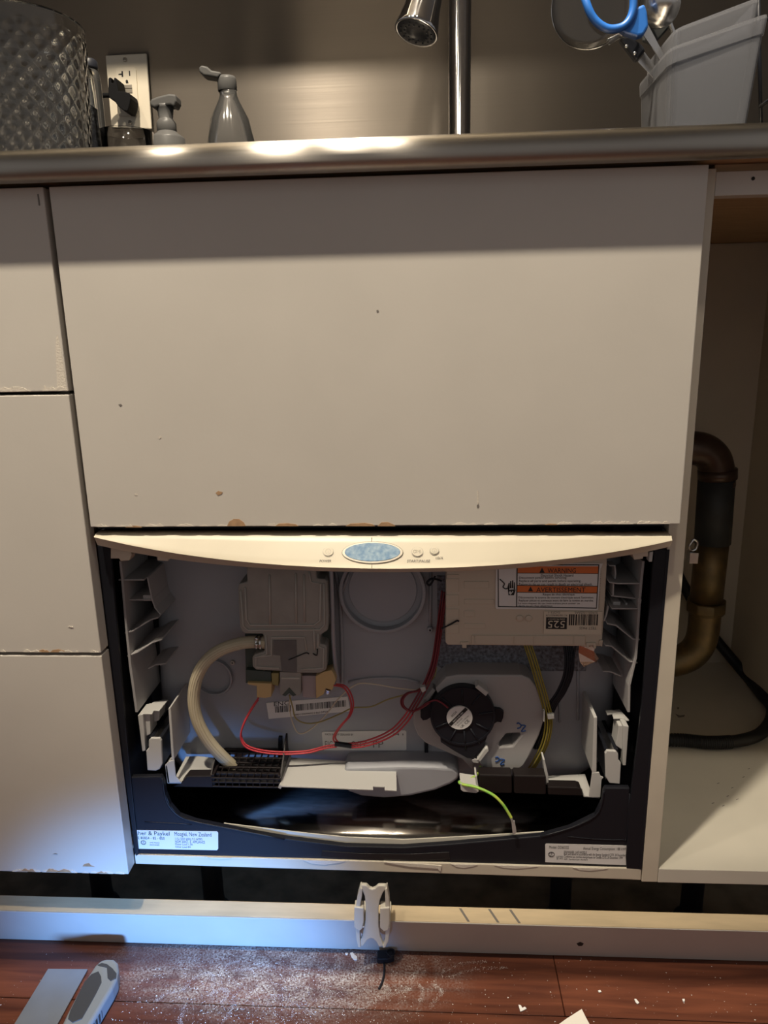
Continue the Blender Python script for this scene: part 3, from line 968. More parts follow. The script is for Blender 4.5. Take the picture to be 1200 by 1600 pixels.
sm.strip([(-0.2626,0.4863),(-0.2601,0.4605),(-0.2575,0.4498),(-0.2517,0.4413)], 0.045, 0.118, 0.0016)
sm.prism([(-0.2712,0.464),(-0.2602,0.464),(-0.2601,0.457),(-0.2712,0.457)], 0.048, 0.085)
sm.build('side_moulding', dd, bevel=0.0004, segs=1)
sm = B('grey_plastic')
xl = [(0.2772,0.5074),(0.2766,0.4868),(0.2762,0.4615),(0.2765,0.4247),(0.2762,0.397),(0.2713,0.3641),(0.2726,0.3313)]
xr = [(0.2746,0.5074),(0.2739,0.4868),(0.2735,0.4615),(0.2738,0.4247),(0.2734,0.397),(0.2685,0.364),(0.2698,0.3313)]
sm.prism(xl + xr[::-1], 0.0345, 0.110)
for ln, y0 in (([(0.2422,0.4829),(0.2511,0.4814),(0.2774,0.4814)], 0.037), ([(0.2472,0.4646),(0.2766,0.461)], 0.045), ([(0.2465,0.4528),(0.2772,0.4529)], 0.037),
               ([(0.2426,0.4357),(0.2523,0.4335),(0.2711,0.4178),(0.2787,0.417)], 0.037), ([(0.2419,0.4101),(0.2488,0.4093),(0.2693,0.3911),(0.2777,0.3896)], 0.037), ([(0.2442,0.373),(0.2534,0.3723),(0.265,0.3669)], 0.050)):
    sm.strip(ln, y0, 0.118, 0.0016)
sm.strip([(0.2451,0.4528),(0.2436,0.4432),(0.2413,0.4349)], 0.045, 0.118, 0.0016)
sm.strip([(0.249,0.4814),(0.2493,0.4639)], 0.045, 0.060, 0.0016)
sm.strip([(0.2434,0.4988),(0.2494,0.4988),(0.2506,0.4901),(0.2503,0.4836)], 0.045, 0.060, 0.0016)
sm.prism([(0.2502,0.4575),(0.2577,0.4575),(0.2581,0.4509),(0.2505,0.4509)], 0.046, 0.080)
sm.prism([(0.2633,0.4561),(0.2653,0.4561),(0.2656,0.4509),(0.2636,0.4509)], 0.046, 0.080)
sm.prism([(0.2726,0.4651),(0.2744,0.468),(0.2766,0.4644),(0.2763,0.4593),(0.2729,0.4593)], 0.034, 0.040)
sm.build('side_moulding', dd, bevel=0.0004, segs=1)

# ---- left slide bracket
bk = B('bracket_plastic')
zs = 0.3233
bk.prism([(-0.2848,0.0335),(-0.2801,0.035),(-0.2695,0.0352),(-0.2707,0.0425),(-0.2639,0.0426),(-0.2622,0.0684),(-0.2676,0.0683),(-0.2784,0.0635),(-0.2835,0.0482)], zs - 0.0016, zs, axis='Z')
bk.prism([(-0.2863,0.3216),(-0.28,0.3233),(-0.2819,0.2758),(-0.2858,0.2749)], 0.0335, 0.060)
bk.prism([(-0.2822,0.3204),(-0.2739,0.3197),(-0.2757,0.2947),(-0.2806,0.2921)], 0.0385, 0.060)
bk.prism([(-0.274,0.3182),(-0.2663,0.3183),(-0.2682,0.3066),(-0.2746,0.304)], 0.049, 0.070)
bk.prism([(-0.2495,0.3308),(-0.2464,0.3324),(-0.2486,0.2643),(-0.2517,0.2634)], 0.0335, 0.094)
bk.prism([(-0.2603,0.2573),(-0.2552,0.2625),(-0.2486,0.2643),(-0.2486,0.243),(-0.2432,0.2345),(-0.2595,0.2333)], 0.0330, 0.0350)
zl = 0.2335
bk.prism([(-0.2606,0.035),(-0.2438,0.0354),(-0.2419,0.0393),(-0.2414,0.0496),(-0.2122,0.0516),(-0.2102,0.0609),(-0.2167,0.0867),(-0.2406,0.0904),(-0.2556,0.0886),(-0.2545,0.0467)], zl - 0.0022, zl, axis='Z')
bk.prism([(-0.2599,0.2573),(-0.2573,0.2574),(-0.2564,0.2334),(-0.2599,0.2333)], 0.0330, 0.050)
bk.prism([(-0.2146,0.2341),(-0.2075,0.2447),(-0.2064,0.2395),(-0.21,0.2333)], 0.050, 0.080)
bk.build('slide_bracket', dd, bevel=0.0006)
bk = B('bracket_plastic')
zs = 0.316
bk.prism([(0.2535,0.0668),(0.2708,0.0686),(0.2755,0.0447),(0.2712,0.0446),(0.2701,0.0488),(0.2586,0.0485),(0.2596,0.0583),(0.2534,0.0568)], zs - 0.0016, zs, axis='Z')
bk.prism([(0.2659,0.3152),(0.2719,0.3145),(0.2716,0.2653),(0.2681,0.2652)], 0.0335, 0.060)
bk.prism([(0.2621,0.3122),(0.2677,0.3123),(0.2681,0.2816),(0.2606,0.2872),(0.2618,0.3042)], 0.0385, 0.060)
bk.prism([(0.2332,0.3249),(0.2367,0.3257),(0.2394,0.2564),(0.2344,0.2555)], 0.0335, 0.094)
bk.prism([(0.2344,0.2555),(0.2423,0.2564),(0.244,0.2515),(0.2476,0.2499),(0.2456,0.2466),(0.2453,0.224),(0.2323,0.2238)], 0.0330, 0.0350)
bk.prism([(0.1926,0.081),(0.2389,0.0861),(0.2388,0.053),(0.247,0.0532),(0.2472,0.0412),(0.2286,0.043),(0.2293,0.0577),(0.2256,0.0613),(0.1904,0.0617)], 0.2168, 0.2190, axis='Z')
bk.prism([(0.1804,0.2648),(0.1826,0.2648),(0.1877,0.2423),(0.1881,0.2313),(0.1852,0.2312)], 0.044, 0.060)
bk.build('slide_bracket', dd, bevel=0.0006)
for cap, body, glint in (
        ([(-0.2745,0.2924),(-0.2719,0.2954),(-0.2613,0.2955),(-0.2598,0.2918),(-0.2616,0.2616),(-0.2653,0.2548),(-0.2701,0.2526),(-0.28,0.2532),(-0.2789,0.279),(-0.2755,0.2824)], [(-0.2745,0.2921),(-0.2608,0.2922),(-0.2637,0.2543),(-0.2808,0.2532)], [(-0.2723,0.05,0.2879),(-0.2738,0.06,0.2853)]),
        ([(0.2464,0.2835),(0.2483,0.2868),(0.2582,0.2865),(0.2609,0.2829),(0.2616,0.2757),(0.2647,0.2709),(0.2648,0.2447),(0.2533,0.2457),(0.2487,0.2534)], [(0.2475,0.2839),(0.261,0.2841),(0.2652,0.2458),(0.2502,0.2463)], None)):
    sl = B('black_plastic').prism(body, 0.0325, 0.36)
    sl.use('steel').box(body[0][0] + 0.003, body[1][0] - 0.002, 0.0340, 0.30, body[0][1] - 0.001, body[0][1] + 0.0016)
    sl.use('black_plastic').box(body[0][0] - 0.001, body[0][0] + 0.0034, 0.0335, 0.30, body[0][1] - 0.004, body[0][1] + 0.0022)
    sl.box(body[1][0] - 0.0034, body[1][0] + 0.001, 0.0335, 0.30, body[0][1] - 0.004, body[0][1] + 0.0022)
    slo = sl.build('slide_rail', dd, bevel=0.0005)
    B('bracket_plastic').prism(cap, 0.0285, 0.0325).build('end_cap', slo, bevel=0.0008)

# ---- fixed lower tray, air grille, brown ledges
tr = B('bracket_plastic')
zt = 0.2343
tr.prism([(-0.1232,0.03),(-0.1242,0.0891),(0.0095,0.0772),(0.0124,0.0251),(-0.0017,0.0259),(-0.002,0.032),(-0.0154,0.0322),(-0.015,0.0261)], zt - 0.0018, zt, axis='Z')
tr.strip([(-0.1253,0.2306),(-0.1231,0.2349)], 0.030, 0.090, 0.0035)
for q in [(-0.0345,0.0708,0.2343),(-0.0196,0.0698,0.2343),(-0.0048,0.0688,0.2343)]:
    tr.lathe([(0, 0.0022), (0.0012, 0.0020), (0.0022, 0), (0, 0)], (q[0], q[1], zt), seg=12)
tr.build('lower_tray', dd, bevel=0.0005)
gr = B('brown_plastic')
zg = 0.2403
x0, x1 = -0.2066, -0.1248
gr.box(x0, x1, 0.0445, 0.0485, zg - 0.012, zg)
gr.box(x0, x1, 0.0880, 0.0920, zg, zg + 0.004)
gr.box(x0, x0 + 0.003, 0.0365, 0.092, zg - 0.012, zg + 0.003)
gr.box(x1 - 0.003, x1, 0.0365, 0.092, zg - 0.012, zg + 0.003)
for yy in (0.056, 0.066, 0.076):
    gr.box(x0, x1, yy, yy + 0.0028, zg - 0.002, zg + 0.0006)
for k in range(11):
    xx = x0 + (x1 - x0) * k / 10
    gr.box(xx - 0.0006, xx + 0.0006, 0.0365, 0.088, zg - 0.004, zg)
for zz in (zg - 0.012, zg - 0.0062, zg - 0.0008):
    gr.box(x0, x1, 0.0350, 0.0368, zz - 0.0009, zz + 0.0009)
for k in range(11):
    xx = x0 + (x1 - x0) * k / 10
    gr.box(xx - 0.0006, xx + 0.0006, 0.0350, 0.0366, zg - 0.012, zg)
gr.prism([(0.036, zg), (0.070, zg + 0.001), (0.062, zg + 0.014), (0.058, zg + 0.014)], x0 - 0.0025, x0 - 0.0003, axis='X')
gr.prism([(0.036, zg), (0.085, zg + 0.001), (0.085, zg + 0.030), (0.078, zg + 0.026)], x1 - 0.001, x1 + 0.0012, axis='X')
gr.use('chassis_deep').box(x0 + 0.001, x1 - 0.001, 0.0370, 0.0900, zg - 0.0085, zg - 0.0070)  # dark plate added beneath, keeps blue light out of the slots
gr.build('air_grille', dd, bevel=0.0003, segs=1)
bl = B('brown_plastic')
bl.prism([(-0.2548,0.2265),(-0.2426,0.2337),(-0.2365,0.2411),(-0.2064,0.242),(-0.2061,0.2265)], 0.0355, 0.050)
bl.build('brown_ledge', dd, bevel=0.001)
bl = B('brown_plastic')
for p in ([(0.1074,0.2495),(0.1446,0.2493),(0.1452,0.2258),(0.1069,0.2259)], [(0.1468,0.2493),(0.1832,0.2491),(0.184,0.2248),(0.1474,0.2258)]):
    bl.prism(p, 0.0350, 0.0520)
bl.split('brown_ledge', dd, bevel=0.0015)
bl = B('brown_plastic')
bl.prism([(0.1859,0.2346),(0.2193,0.2344),(0.2238,0.2328),(0.2256,0.2236),(0.1863,0.2245)], 0.0355, 0.050)
bl.build('brown_ledge', dd, bevel=0.001)
wb_ = B('bracket_plastic')
wb_.prism([(0.0853,0.2387),(0.1059,0.2357),(0.1067,0.2281),(0.1038,0.2264),(0.0891,0.2278),(0.0861,0.2303)], 0.0335, 0.055)
wb_.prism([(0.1023,0.2477),(0.1045,0.2477),(0.1068,0.2326),(0.1039,0.2326)], 0.0350, 0.055)
wb_.split('white_tab', dd, bevel=0.0006)

# ---- detergent dispenser
ds = B('dispenser_plastic')
ds.prism([(-0.1537,0.4938),(-0.0748,0.4937),(-0.0747,0.4793),(-0.0653,0.4786),(-0.0629,0.4755),(-0.0632,0.4325),(-0.0649,0.4168),(-0.074,0.4105),(-0.0744,0.4002),(-0.0686,0.3991),(-0.0665,0.3963),(-0.0684,0.3674),(-0.076,0.3633),(-0.0985,0.3631),(-0.1224,0.3654),(-0.151,0.3668),(-0.1549,0.3708),(-0.1545,0.3822),(-0.1512,0.3866),(-0.1397,0.3903),(-0.1399,0.4118),(-0.16,0.4121),(-0.1643,0.4149),(-0.1665,0.4204),(-0.1654,0.4672),(-0.1639,0.4733),(-0.1542,0.4756)], 0.0600, 0.0940)
dso = ds.build('dispenser', dd, bevel=0.0022, segs=2)
rd = B('dispenser_ridge')
for ln in ([(-0.1567,0.0595,0.4689),(-0.1579,0.0595,0.4301),(-0.1539,0.0595,0.423),(-0.0807,0.0595,0.4233),(-0.0732,0.0595,0.4288),(-0.0705,0.0595,0.4734),(-0.0813,0.0595,0.475),(-0.0829,0.0595,0.4878)],
           [(-0.1621,0.0595,0.4658),(-0.1621,0.0595,0.4222),(-0.1566,0.0595,0.4167),(-0.0736,0.0595,0.4178),(-0.0682,0.0595,0.4241),(-0.0669,0.0595,0.4734)],
           [(-0.128,0.0595,0.4841),(-0.1309,0.0595,0.4239)], [(-0.0982,0.0595,0.4856),(-0.1005,0.0595,0.4256)], [(-0.0889,0.0595,0.4841),(-0.0909,0.0595,0.4272)],
           [(-0.1368,0.0595,0.4113),(-0.1368,0.0595,0.3873),(-0.1498,0.0595,0.3832),(-0.1506,0.0595,0.3711),(-0.1236,0.0595,0.3697)],
           [(-0.1315,0.0595,0.389),(-0.1303,0.0595,0.4081),(-0.0918,0.0595,0.4083),(-0.0903,0.0595,0.3924)], [(-0.0809,0.0595,0.4194),(-0.0806,0.0595,0.3925)], [(-0.076,0.0595,0.4131),(-0.0767,0.0595,0.3973),(-0.0702,0.0595,0.3949),(-0.0719,0.0595,0.37),(-0.0982,0.0595,0.3682)],
           [(-0.1513,0.0595,0.3832),(-0.1316,0.0595,0.3858),(-0.1305,0.0595,0.4049)]):
    rd.tube(ln, 0.0011, 6, sub=1)
rd.split('ridge', dso)
wn = B('dispenser_window')
wn.prism([(-0.1283,0.4049),(-0.1016,0.405),(-0.1029,0.3649),(-0.1208,0.3655),(-0.1212,0.3857),(-0.1294,0.3865)], 0.0593, 0.0603)
wn.use('ink').tube([(-0.1117,0.059,0.3805),(-0.1002,0.059,0.3854),(-0.0911,0.059,0.3894),(-0.0875,0.059,0.3879)], 0.0007, 6, sub=3)
wn.tube([(-0.083,0.059,0.3887),(-0.0786,0.059,0.3863),(-0.0775,0.059,0.3943)], 0.0007, 6, sub=3)
wn.build('dark_window', dso)
nk = B('dispenser_plastic')
nk.prism([(-0.1241,0.3626),(-0.0992,0.3619),(-0.1006,0.3339),(-0.1068,0.3314),(-0.1143,0.3346),(-0.1205,0.3313),(-0.125,0.3337)], 0.064, 0.093)
nk.use('pcb').prism([(-0.1227,0.333),(-0.1138,0.343),(-0.1059,0.3332),(-0.1098,0.3315),(-0.1142,0.3356),(-0.119,0.3314)], 0.0633, 0.0642)
nk.use('dispenser_ridge')
nk.prism([(-0.1222,0.3561),(-0.101,0.3563),(-0.1011,0.3538),(-0.1223,0.3537)], 0.0630, 0.0642)
nk.build('outlet_neck', dso, bevel=0.0008)
cn = B('pcb')
cn.prism([(-0.1658,0.3626),(-0.1353,0.3603),(-0.1363,0.3446),(-0.1669,0.3452)], 0.069, 0.093)
cn.prism([(-0.1656,0.4046),(-0.1427,0.4047),(-0.145,0.3554),(-0.1682,0.3553)], 0.077, 0.093)  # dark box filling the black gap, its shade made solid
cn.prism([(-0.076,0.4761),(-0.059,0.4761),(-0.0621,0.3544),(-0.0812,0.3542)], 0.080, 0.093)
cn.use('olive_wire').prism([(-0.135,0.3588),(-0.1259,0.3589),(-0.1276,0.3424),(-0.1351,0.344)], 0.068, 0.09)
cn.use('pinkish').prism([(-0.0998,0.3548),(-0.0823,0.3549),(-0.0836,0.3259),(-0.0996,0.3274)], 0.070, 0.093)
cn.split('switch_block_and_gap', dso, bevel=0.0006)
cn = B('tan')
cn.prism([(-0.1637,0.3483),(-0.1356,0.3477),(-0.135,0.3452),(-0.1359,0.3303),(-0.1436,0.3285),(-0.1535,0.3293),(-0.1526,0.3442),(-0.1624,0.3458)], 0.064, 0.085)
cn.build('connector', dso, bevel=0.0008)
cn = B('tan')
cn.prism([(-0.0821,0.3572),(-0.0728,0.3629),(-0.063,0.3655),(-0.0595,0.3582),(-0.0582,0.3524),(-0.0632,0.3393),(-0.0707,0.3417),(-0.0733,0.3342),(-0.0826,0.3283)], 0.064, 0.085)
cn.use('steel').prism([(-0.0711,0.339),(-0.0658,0.3373),(-0.0668,0.3332),(-0.0713,0.3332)], 0.066, 0.080)
cn.build('connector', dso, bevel=0.0008)
B('rod_steel').tube([(-0.0595,0.07,0.4941),(-0.0598,0.07,0.448),(-0.0602,0.07,0.4006),(-0.0597,0.074,0.3663),(-0.0576,0.08,0.3384)], 0.0026, 12, sub=4).build('steel_rod', dd)

# ---- inlet hose
hpts = [(-0.1397,0.066,0.3988),(-0.1527,0.064,0.4004),(-0.1698,0.06,0.3998),(-0.1887,0.056,0.3943),(-0.2052,0.053,0.3828),(-0.2178,0.052,0.3638),(-0.2243,0.052,0.3408),(-0.2253,0.052,0.3201),(-0.2214,0.053,0.2978),(-0.2132,0.056,0.2757),(-0.2026,0.06,0.2561),(-0.1922,0.066,0.2384),(-0.1852,0.072,0.2239)]
hs = B('hose_cream').tube(hpts, 0.0072, 16, sub=6)
ho = hs.build('inlet_hose', dd)
st = B('hose_stripe')
c = spline([Vector(q) for q in hpts], 6)
for a in (-0.75, -0.35, 0.0, 0.35, 0.75):
    pth = []
    for i_, p in enumerate(c):
        t_ = (c[min(i_ + 1, len(c) - 1)] - c[max(i_ - 1, 0)]).normalized()
        n_ = t_.cross(Vector((0, 1, 0))).normalized()
        pth.append(p + n_ * math.sin(a) * 0.0070 + Vector((0, -1, 0)) * math.cos(a) * 0.0070)
    st.tube(pth, 0.00045, 5, sub=1)
st.split('hose_stripe', ho)
hc = B('steel')
for q in [(-0.1484,0.0645,0.3998),(-0.144,0.065,0.3992)]:
    hc.lathe([(0.0074, -0.0012), (0.0086, -0.0010), (0.0086, 0.0010), (0.0074, 0.0012)], q, axis=(1, 0, -0.02), seg=18)
hc.lathe([(0, 0), (0.0018, 0), (0.0018, 0.004), (0, 0.004)], (-0.1469,0.054,0.4081), axis=(0, 1, 0), seg=10)
hc.lathe([(0, 0), (0.0018, 0), (0.0018, 0.004), (0, 0.004)], (-0.1474,0.054,0.401), axis=(0, 1, 0), seg=10)
hc.split('hose_clip', ho)

# ---- control electronics box
cb = B('box_cream')
cb.prism([(0.0701,0.5075),(0.2411,0.5071),(0.2413,0.465),(0.2407,0.4104),(0.2409,0.4058),(0.2375,0.405),(0.0716,0.4057),(0.0687,0.4088),(0.0695,0.4574)], 0.0460, 0.0860)
cbo = cb.build('control_box', dd, bevel=0.0012)
e = B('box_cream')
for q in ([(0.0978,0.4074),(0.2221,0.4073),(0.2216,0.4179),(0.0977,0.4182)],):
    e.prism(q, 0.0446, 0.0470)
for q in ([(0.0695,0.4842),(0.0833,0.4842),(0.0834,0.4694),(0.0695,0.4694)], [(0.0695,0.4657),(0.0834,0.4657),(0.0835,0.453),(0.0694,0.453)], [(0.0694,0.4492),(0.0835,0.4492),(0.0835,0.4364),(0.0694,0.4364)], [(0.0694,0.431),(0.0836,0.4311),(0.0836,0.4197),(0.0694,0.4196)],
          [(0.0889,0.4812),(0.1159,0.4812),(0.116,0.4731),(0.0889,0.4731)], [(0.089,0.4605),(0.1217,0.4605),(0.1218,0.4545),(0.0891,0.4545)], [(0.0891,0.447),(0.101,0.447),(0.1011,0.4395),(0.0891,0.4394)], [(0.0892,0.4319),(0.1124,0.4319),(0.1125,0.4259),(0.0892,0.4258)],
          [(0.0701,0.4893),(0.0833,0.4893),(0.0833,0.4871),(0.0701,0.4871)]):
    e.prism(q, 0.0452, 0.0466)
for (a, b_) in ([(0.1007,0.4082),(0.1006,0.4174)], [(0.1437,0.4077),(0.1435,0.4168)], [(0.1655,0.4078),(0.1652,0.4169)], [(0.2088,0.408),(0.2084,0.4171)]):
    e.prism([(a[0], a[1]), (a[0] + 0.0012, a[1]), (b_[0] + 0.0012, b_[1]), (b_[0], b_[1])], 0.0438, 0.0450)
for q in [(0.15,0.0459,0.4381),(0.1598,0.0459,0.4381)]:
    e.lathe([(0, -0.0016), (0.0034, -0.0014), (0.0042, 0), (0, 0)], q, axis=(0, 1, 0), seg=20)
e.split('embossing', cbo, bevel=0.0004, segs=1)
e = B('box_cream')
e.prism([(0.085,0.4101),(0.0949,0.4101),(0.095,0.4071),(0.0921,0.4071),(0.0921,0.4032),(0.0872,0.4032),(0.0872,0.407),(0.085,0.407)], 0.0440, 0.060)
e.prism([(0.2232,0.41),(0.2336,0.41),(0.2339,0.4032),(0.2311,0.4032),(0.2309,0.407),(0.2261,0.4069),(0.2262,0.4039),(0.2234,0.4039)], 0.0440, 0.060)
e.prism([(0.2369,0.4131),(0.241,0.4131),(0.2407,0.4055),(0.2372,0.407)], 0.0440, 0.060)
e.split('clip', cbo, bevel=0.0004, segs=1)

wl = B('label_white').prism([(0.1231,0.5017),(0.2367,0.5014),(0.2343,0.4957),(0.2339,0.4488),(0.2319,0.4481),(0.1247,0.4494),(0.1233,0.4509)], 0.0448, 0.0453)
Yw = 0.0446
wl.use('ink')
fr_o = [(0.1248,0.5006),(0.2328,0.5004),(0.2326,0.45),(0.1259,0.4517)]
fr_i = [(0.1258,0.4995),(0.2318,0.4993),(0.2317,0.451),(0.127,0.4528)]
wl.prism(fr_o, 0.04462, 0.0449, holes=[fr_i])
wl.prism([(0.145,0.4991),(0.1463,0.4991),(0.1468,0.4521),(0.1457,0.4521)], 0.04462, 0.0449)
wl.use('orange')
wl.prism([(0.1464,0.4984),(0.2319,0.4982),(0.232,0.4903),(0.1465,0.4911)], 0.04462, 0.0449)
wl.prism([(0.1465,0.4765),(0.232,0.4754),(0.232,0.4681),(0.1464,0.4691)], 0.04462, 0.0449)
wl.use('ink')
wl.prism([(0.1465,0.4912),(0.232,0.4903),(0.2321,0.4897),(0.1465,0.4905)], 0.04452, 0.0449)
wl.prism([(0.1465,0.4771),(0.2319,0.4761),(0.232,0.4753),(0.1465,0.4765)], 0.04452, 0.0449)
wl.prism([(0.1463,0.4692),(0.232,0.4681),(0.232,0.4674),(0.1464,0.4685)], 0.04452, 0.0449)
for q in ([(0.1697,0.4912),(0.1723,0.497),(0.1752,0.4912)], [(0.158,0.47),(0.1606,0.4755),(0.1635,0.47)]):
    wl.prism(q, 0.0444, 0.0449)
for s, q in (('WARNING', (0.1782,0.2083,0.4911,0.4962)), ('Electrical Shock Hazard', (0.1712,0.2058,0.4868,0.4898)),
             ('Disconnect power before servicing.', (0.1481,0.1992,0.4835,0.4869)), ('Replace all parts and panels before operating.', (0.1481,0.2143,0.4799,0.4833)),
             ('Failure to do so can result in death or electrical shock.', (0.1482,0.2266,0.4766,0.4796)), ('AVERTISSEMENT', (0.167,0.2194,0.4691,0.4745)),
             ('Risque de choc électrique', (0.174,0.2081,0.4644,0.4678)), ("Déconnecter la source de courant électrique avant l'entretien.", (0.1482,0.2287,0.4609,0.4642)),
             ('Replacer pièces et panneaux avant de faire la remise en marche.', (0.1483,0.2286,0.4574,0.4607)), ('Le non-respect de ces instructions peut causer un', (0.1481,0.214,0.4544,0.4573)),
             ('décès ou un choc électrique.', (0.1481,0.1853,0.4514,0.4542))):
    wl.text(s, *q, 0.0444)
wl.text('3019874 / 1212101', 0.2346,0.2351,0.4508,0.4932, 0.0444, rot=90)
# warning picture: a bent live wire and an open hand
wl.tube([(0.1274,0.0444,0.4839),(0.1324,0.0444,0.4788),(0.131,0.0444,0.4751),(0.1338,0.0444,0.4729),(0.1359,0.0444,0.4736)], 0.0006, 5, sub=4)
wl.prism([(0.1359,0.4758),(0.138,0.4714),(0.1374,0.4677),(0.1395,0.4655),(0.1408,0.4677),(0.1449,0.4722),(0.1442,0.47),(0.143,0.4655),(0.1371,0.4655)], 0.0444, 0.0449)
for q in ([(0.136,0.4744),(0.137,0.4795),(0.138,0.4795),(0.138,0.4729),(0.1366,0.4714)], [(0.1384,0.4736),(0.1386,0.4817),(0.1397,0.4817),(0.14,0.4736)], [(0.1404,0.4736),(0.1407,0.4824),(0.1418,0.4824),(0.142,0.4736)],
          [(0.1425,0.4729),(0.1428,0.4802),(0.1437,0.4802),(0.1439,0.4714)], [(0.1366,0.4714),(0.1439,0.4722),(0.1429,0.4685),(0.1415,0.4707),(0.1401,0.4685),(0.1387,0.4707),(0.1374,0.4685)]):
    wl.prism(q, 0.0444, 0.0449)
wl.build('warning_label', cbo)

sl = B('label_cream').prism([(0.1761,0.4465),(0.2388,0.4462),(0.2388,0.4196),(0.1766,0.4201)], 0.0449, 0.0455)
sl.use('ink').prism([(0.1786,0.4398),(0.2011,0.4395),(0.2013,0.4259),(0.1787,0.4262)], 0.0446, 0.0450)
sl.use('label_cream').text('525', 0.1807,0.1991,0.4275,0.4358, 0.0445, rot=180)
sl.text('SAFE PRODUCT', 0.1804,0.199,0.4369,0.4386, 0.0445, rot=180)
sl.use('ink')
random.seed(5)
x = 0.2033
xe = 0.2336
za, zb = 0.4305, 0.4433
while x < xe:
    w = random.choice((0.0006, 0.0009, 0.0014))
    sl.box(x, x + w, 0.0446, 0.0450, za, zb)
    x += w + random.choice((0.0005, 0.0008, 0.0012))
sl.use('ink_faint')
sl.text('TEST PASS', 0.2148,0.2333,0.4256,0.4287, 0.0446, rot=180)
sl.text('SU92011GZAAS', 0.2092,0.2338,0.444,0.4464, 0.0446, rot=180)
sl.text('DCP3 1', 0.1809,0.1932,0.4443,0.4465, 0.0446, rot=180)
sl.text('R1-06/08/RE7-U4', 0.1782,0.2009,0.4411,0.4431, 0.0446, rot=180)
sl.build('serial_label', cbo)

# ---- fan and its housing
fh = B('grey_plastic')
fh.prism([(0.0429,0.3215),(0.0483,0.3325),(0.059,0.3435),(0.0704,0.3502),(0.084,0.352),(0.1028,0.3521),(0.104,0.2254),(0.0898,0.2429),(0.065,0.2548),(0.0456,0.2641),(0.0363,0.2744),(0.0311,0.2899),(0.0313,0.307)], 0.0760, 0.0945)
outer = [(0.0573,0.3449),(0.0698,0.3596),(0.083,0.3625),(0.1557,0.3626),(0.1652,0.3587),(0.1728,0.3483),(0.1807,0.3266),(0.1836,0.3168),(0.1828,0.3061),(0.1776,0.2853),(0.1679,0.26),(0.1609,0.2454),(0.155,0.2402),(0.14,0.2382),(0.1212,0.2396),(0.1129,0.2429),(0.1082,0.2506),(0.1005,0.2717),(0.072,0.309)]
fh.prism(outer, 0.0600, 0.0945, holes=[[(0.1304,0.2738),(0.1398,0.2878),(0.1553,0.2888),(0.1572,0.2859),(0.1476,0.2715),(0.1327,0.27)]])
fho = fh.build('fan_housing', dd, bevel=0.0018, segs=2)
B('dispenser_window').prism([(0.127,0.2616),(0.1296,0.2871),(0.1625,0.2875),(0.1617,0.2621)], 0.0820, 0.0840).build('inner_wall', fho)
mk = B('ink_blue')
for ln in ([(0.1517,0.0596,0.301),(0.1535,0.0596,0.3023),(0.1565,0.0596,0.2994),(0.1555,0.0596,0.2961),(0.1522,0.0596,0.2952)], [(0.1569,0.0596,0.2994),(0.1617,0.0596,0.2987),(0.1588,0.0596,0.2945),(0.1574,0.0596,0.2911),(0.1622,0.0596,0.2924)],
           [(0.1277,0.0596,0.2562),(0.1299,0.0596,0.2575),(0.1322,0.0596,0.2546),(0.1307,0.0596,0.252),(0.1277,0.0596,0.2511)], [(0.1329,0.0596,0.2546),(0.1382,0.0596,0.2538),(0.1353,0.0596,0.2504),(0.1338,0.0596,0.2474),(0.1383,0.0596,0.2483)]):
    mk.tube(ln, 0.00075, 6, sub=3)
stuff(mk.build('marker_writing', fho))
cp = B('bracket_plastic')
cp.prism([(0.1021,0.3538),(0.1057,0.357),(0.1174,0.3475),(0.1146,0.3427)], 0.0465, 0.0620)
cp.prism([(0.1052,0.2612),(0.1147,0.2764),(0.1176,0.2765),(0.1188,0.2731),(0.109,0.2587)], 0.0465, 0.0620)
cp.use('grey_plastic')
cp.prism([(0.0993,0.2586),(0.1023,0.2603),(0.1097,0.2587),(0.1075,0.2545),(0.1008,0.2552)], 0.0500, 0.0620)
cp.prism([(0.0446,0.3301),(0.0543,0.3434),(0.058,0.3401),(0.0483,0.326)], 0.0640, 0.0780)
cp.split('retaining_clip', fho, bevel=0.0008)

fn = B('black_plastic')
cx, cz = 0.0887, 0.3154
rf = 0.126 - cx
body = []
for k in range(44):
    a = math.radians(-40 + 270 * k / 43)
    body.append((cx + rf * math.cos(a), cz + rf * math.sin(a)))
body += [(0.0629,0.2886),(0.0633,0.282),(0.0793,0.2705),(0.0942,0.2614),(0.0994,0.2607),(0.1075,0.2709),(0.114,0.281)]
fn.prism(body, 0.0500, 0.0700)
for q in ([(0.0542,0.3291),(0.0453,0.3225),(0.0401,0.3175),(0.04,0.3109),(0.0429,0.3068),(0.0474,0.3077),(0.0541,0.3127)], [(0.1233,0.3233),(0.1321,0.3218),(0.1359,0.3185),(0.1353,0.3112),(0.1332,0.3054),(0.1287,0.3061),(0.1251,0.3036)]):
    fn.prism(q, 0.0550, 0.0680)
fan = fn.build('fan', dd, bevel=0.0016, segs=2)
rb = B('black_plastic')
for a, r1 in ((92, 0.97), (135, 0.93), (205, 0.95), (245, 1.0), (275, 1.12), (300, 1.05), (330, 0.96), (10, 0.97), (55, 0.95)):
    ca, sa = math.cos(math.radians(a)), math.sin(math.radians(a))
    rb.tube([(cx + ca * rf * .48, 0.0496, cz + sa * rf * .48), (cx + ca * rf * r1, 0.0498, cz + sa * rf * r1)], 0.0011, 6, sub=1)
rb.prism(ellipse(cx, cz, rf * .99, rf * .99, 44), 0.0488, 0.0502, holes=[ellipse(cx, cz, rf * .93, rf * .93, 44)])
rb.split('moulded_rib', fan)
hx, hz_ = 0.0849, 0.3145
rh = 0.0148
hb = B('label_white').disc(hx, hz_, rh, 0.0480, 0.0500, 40)


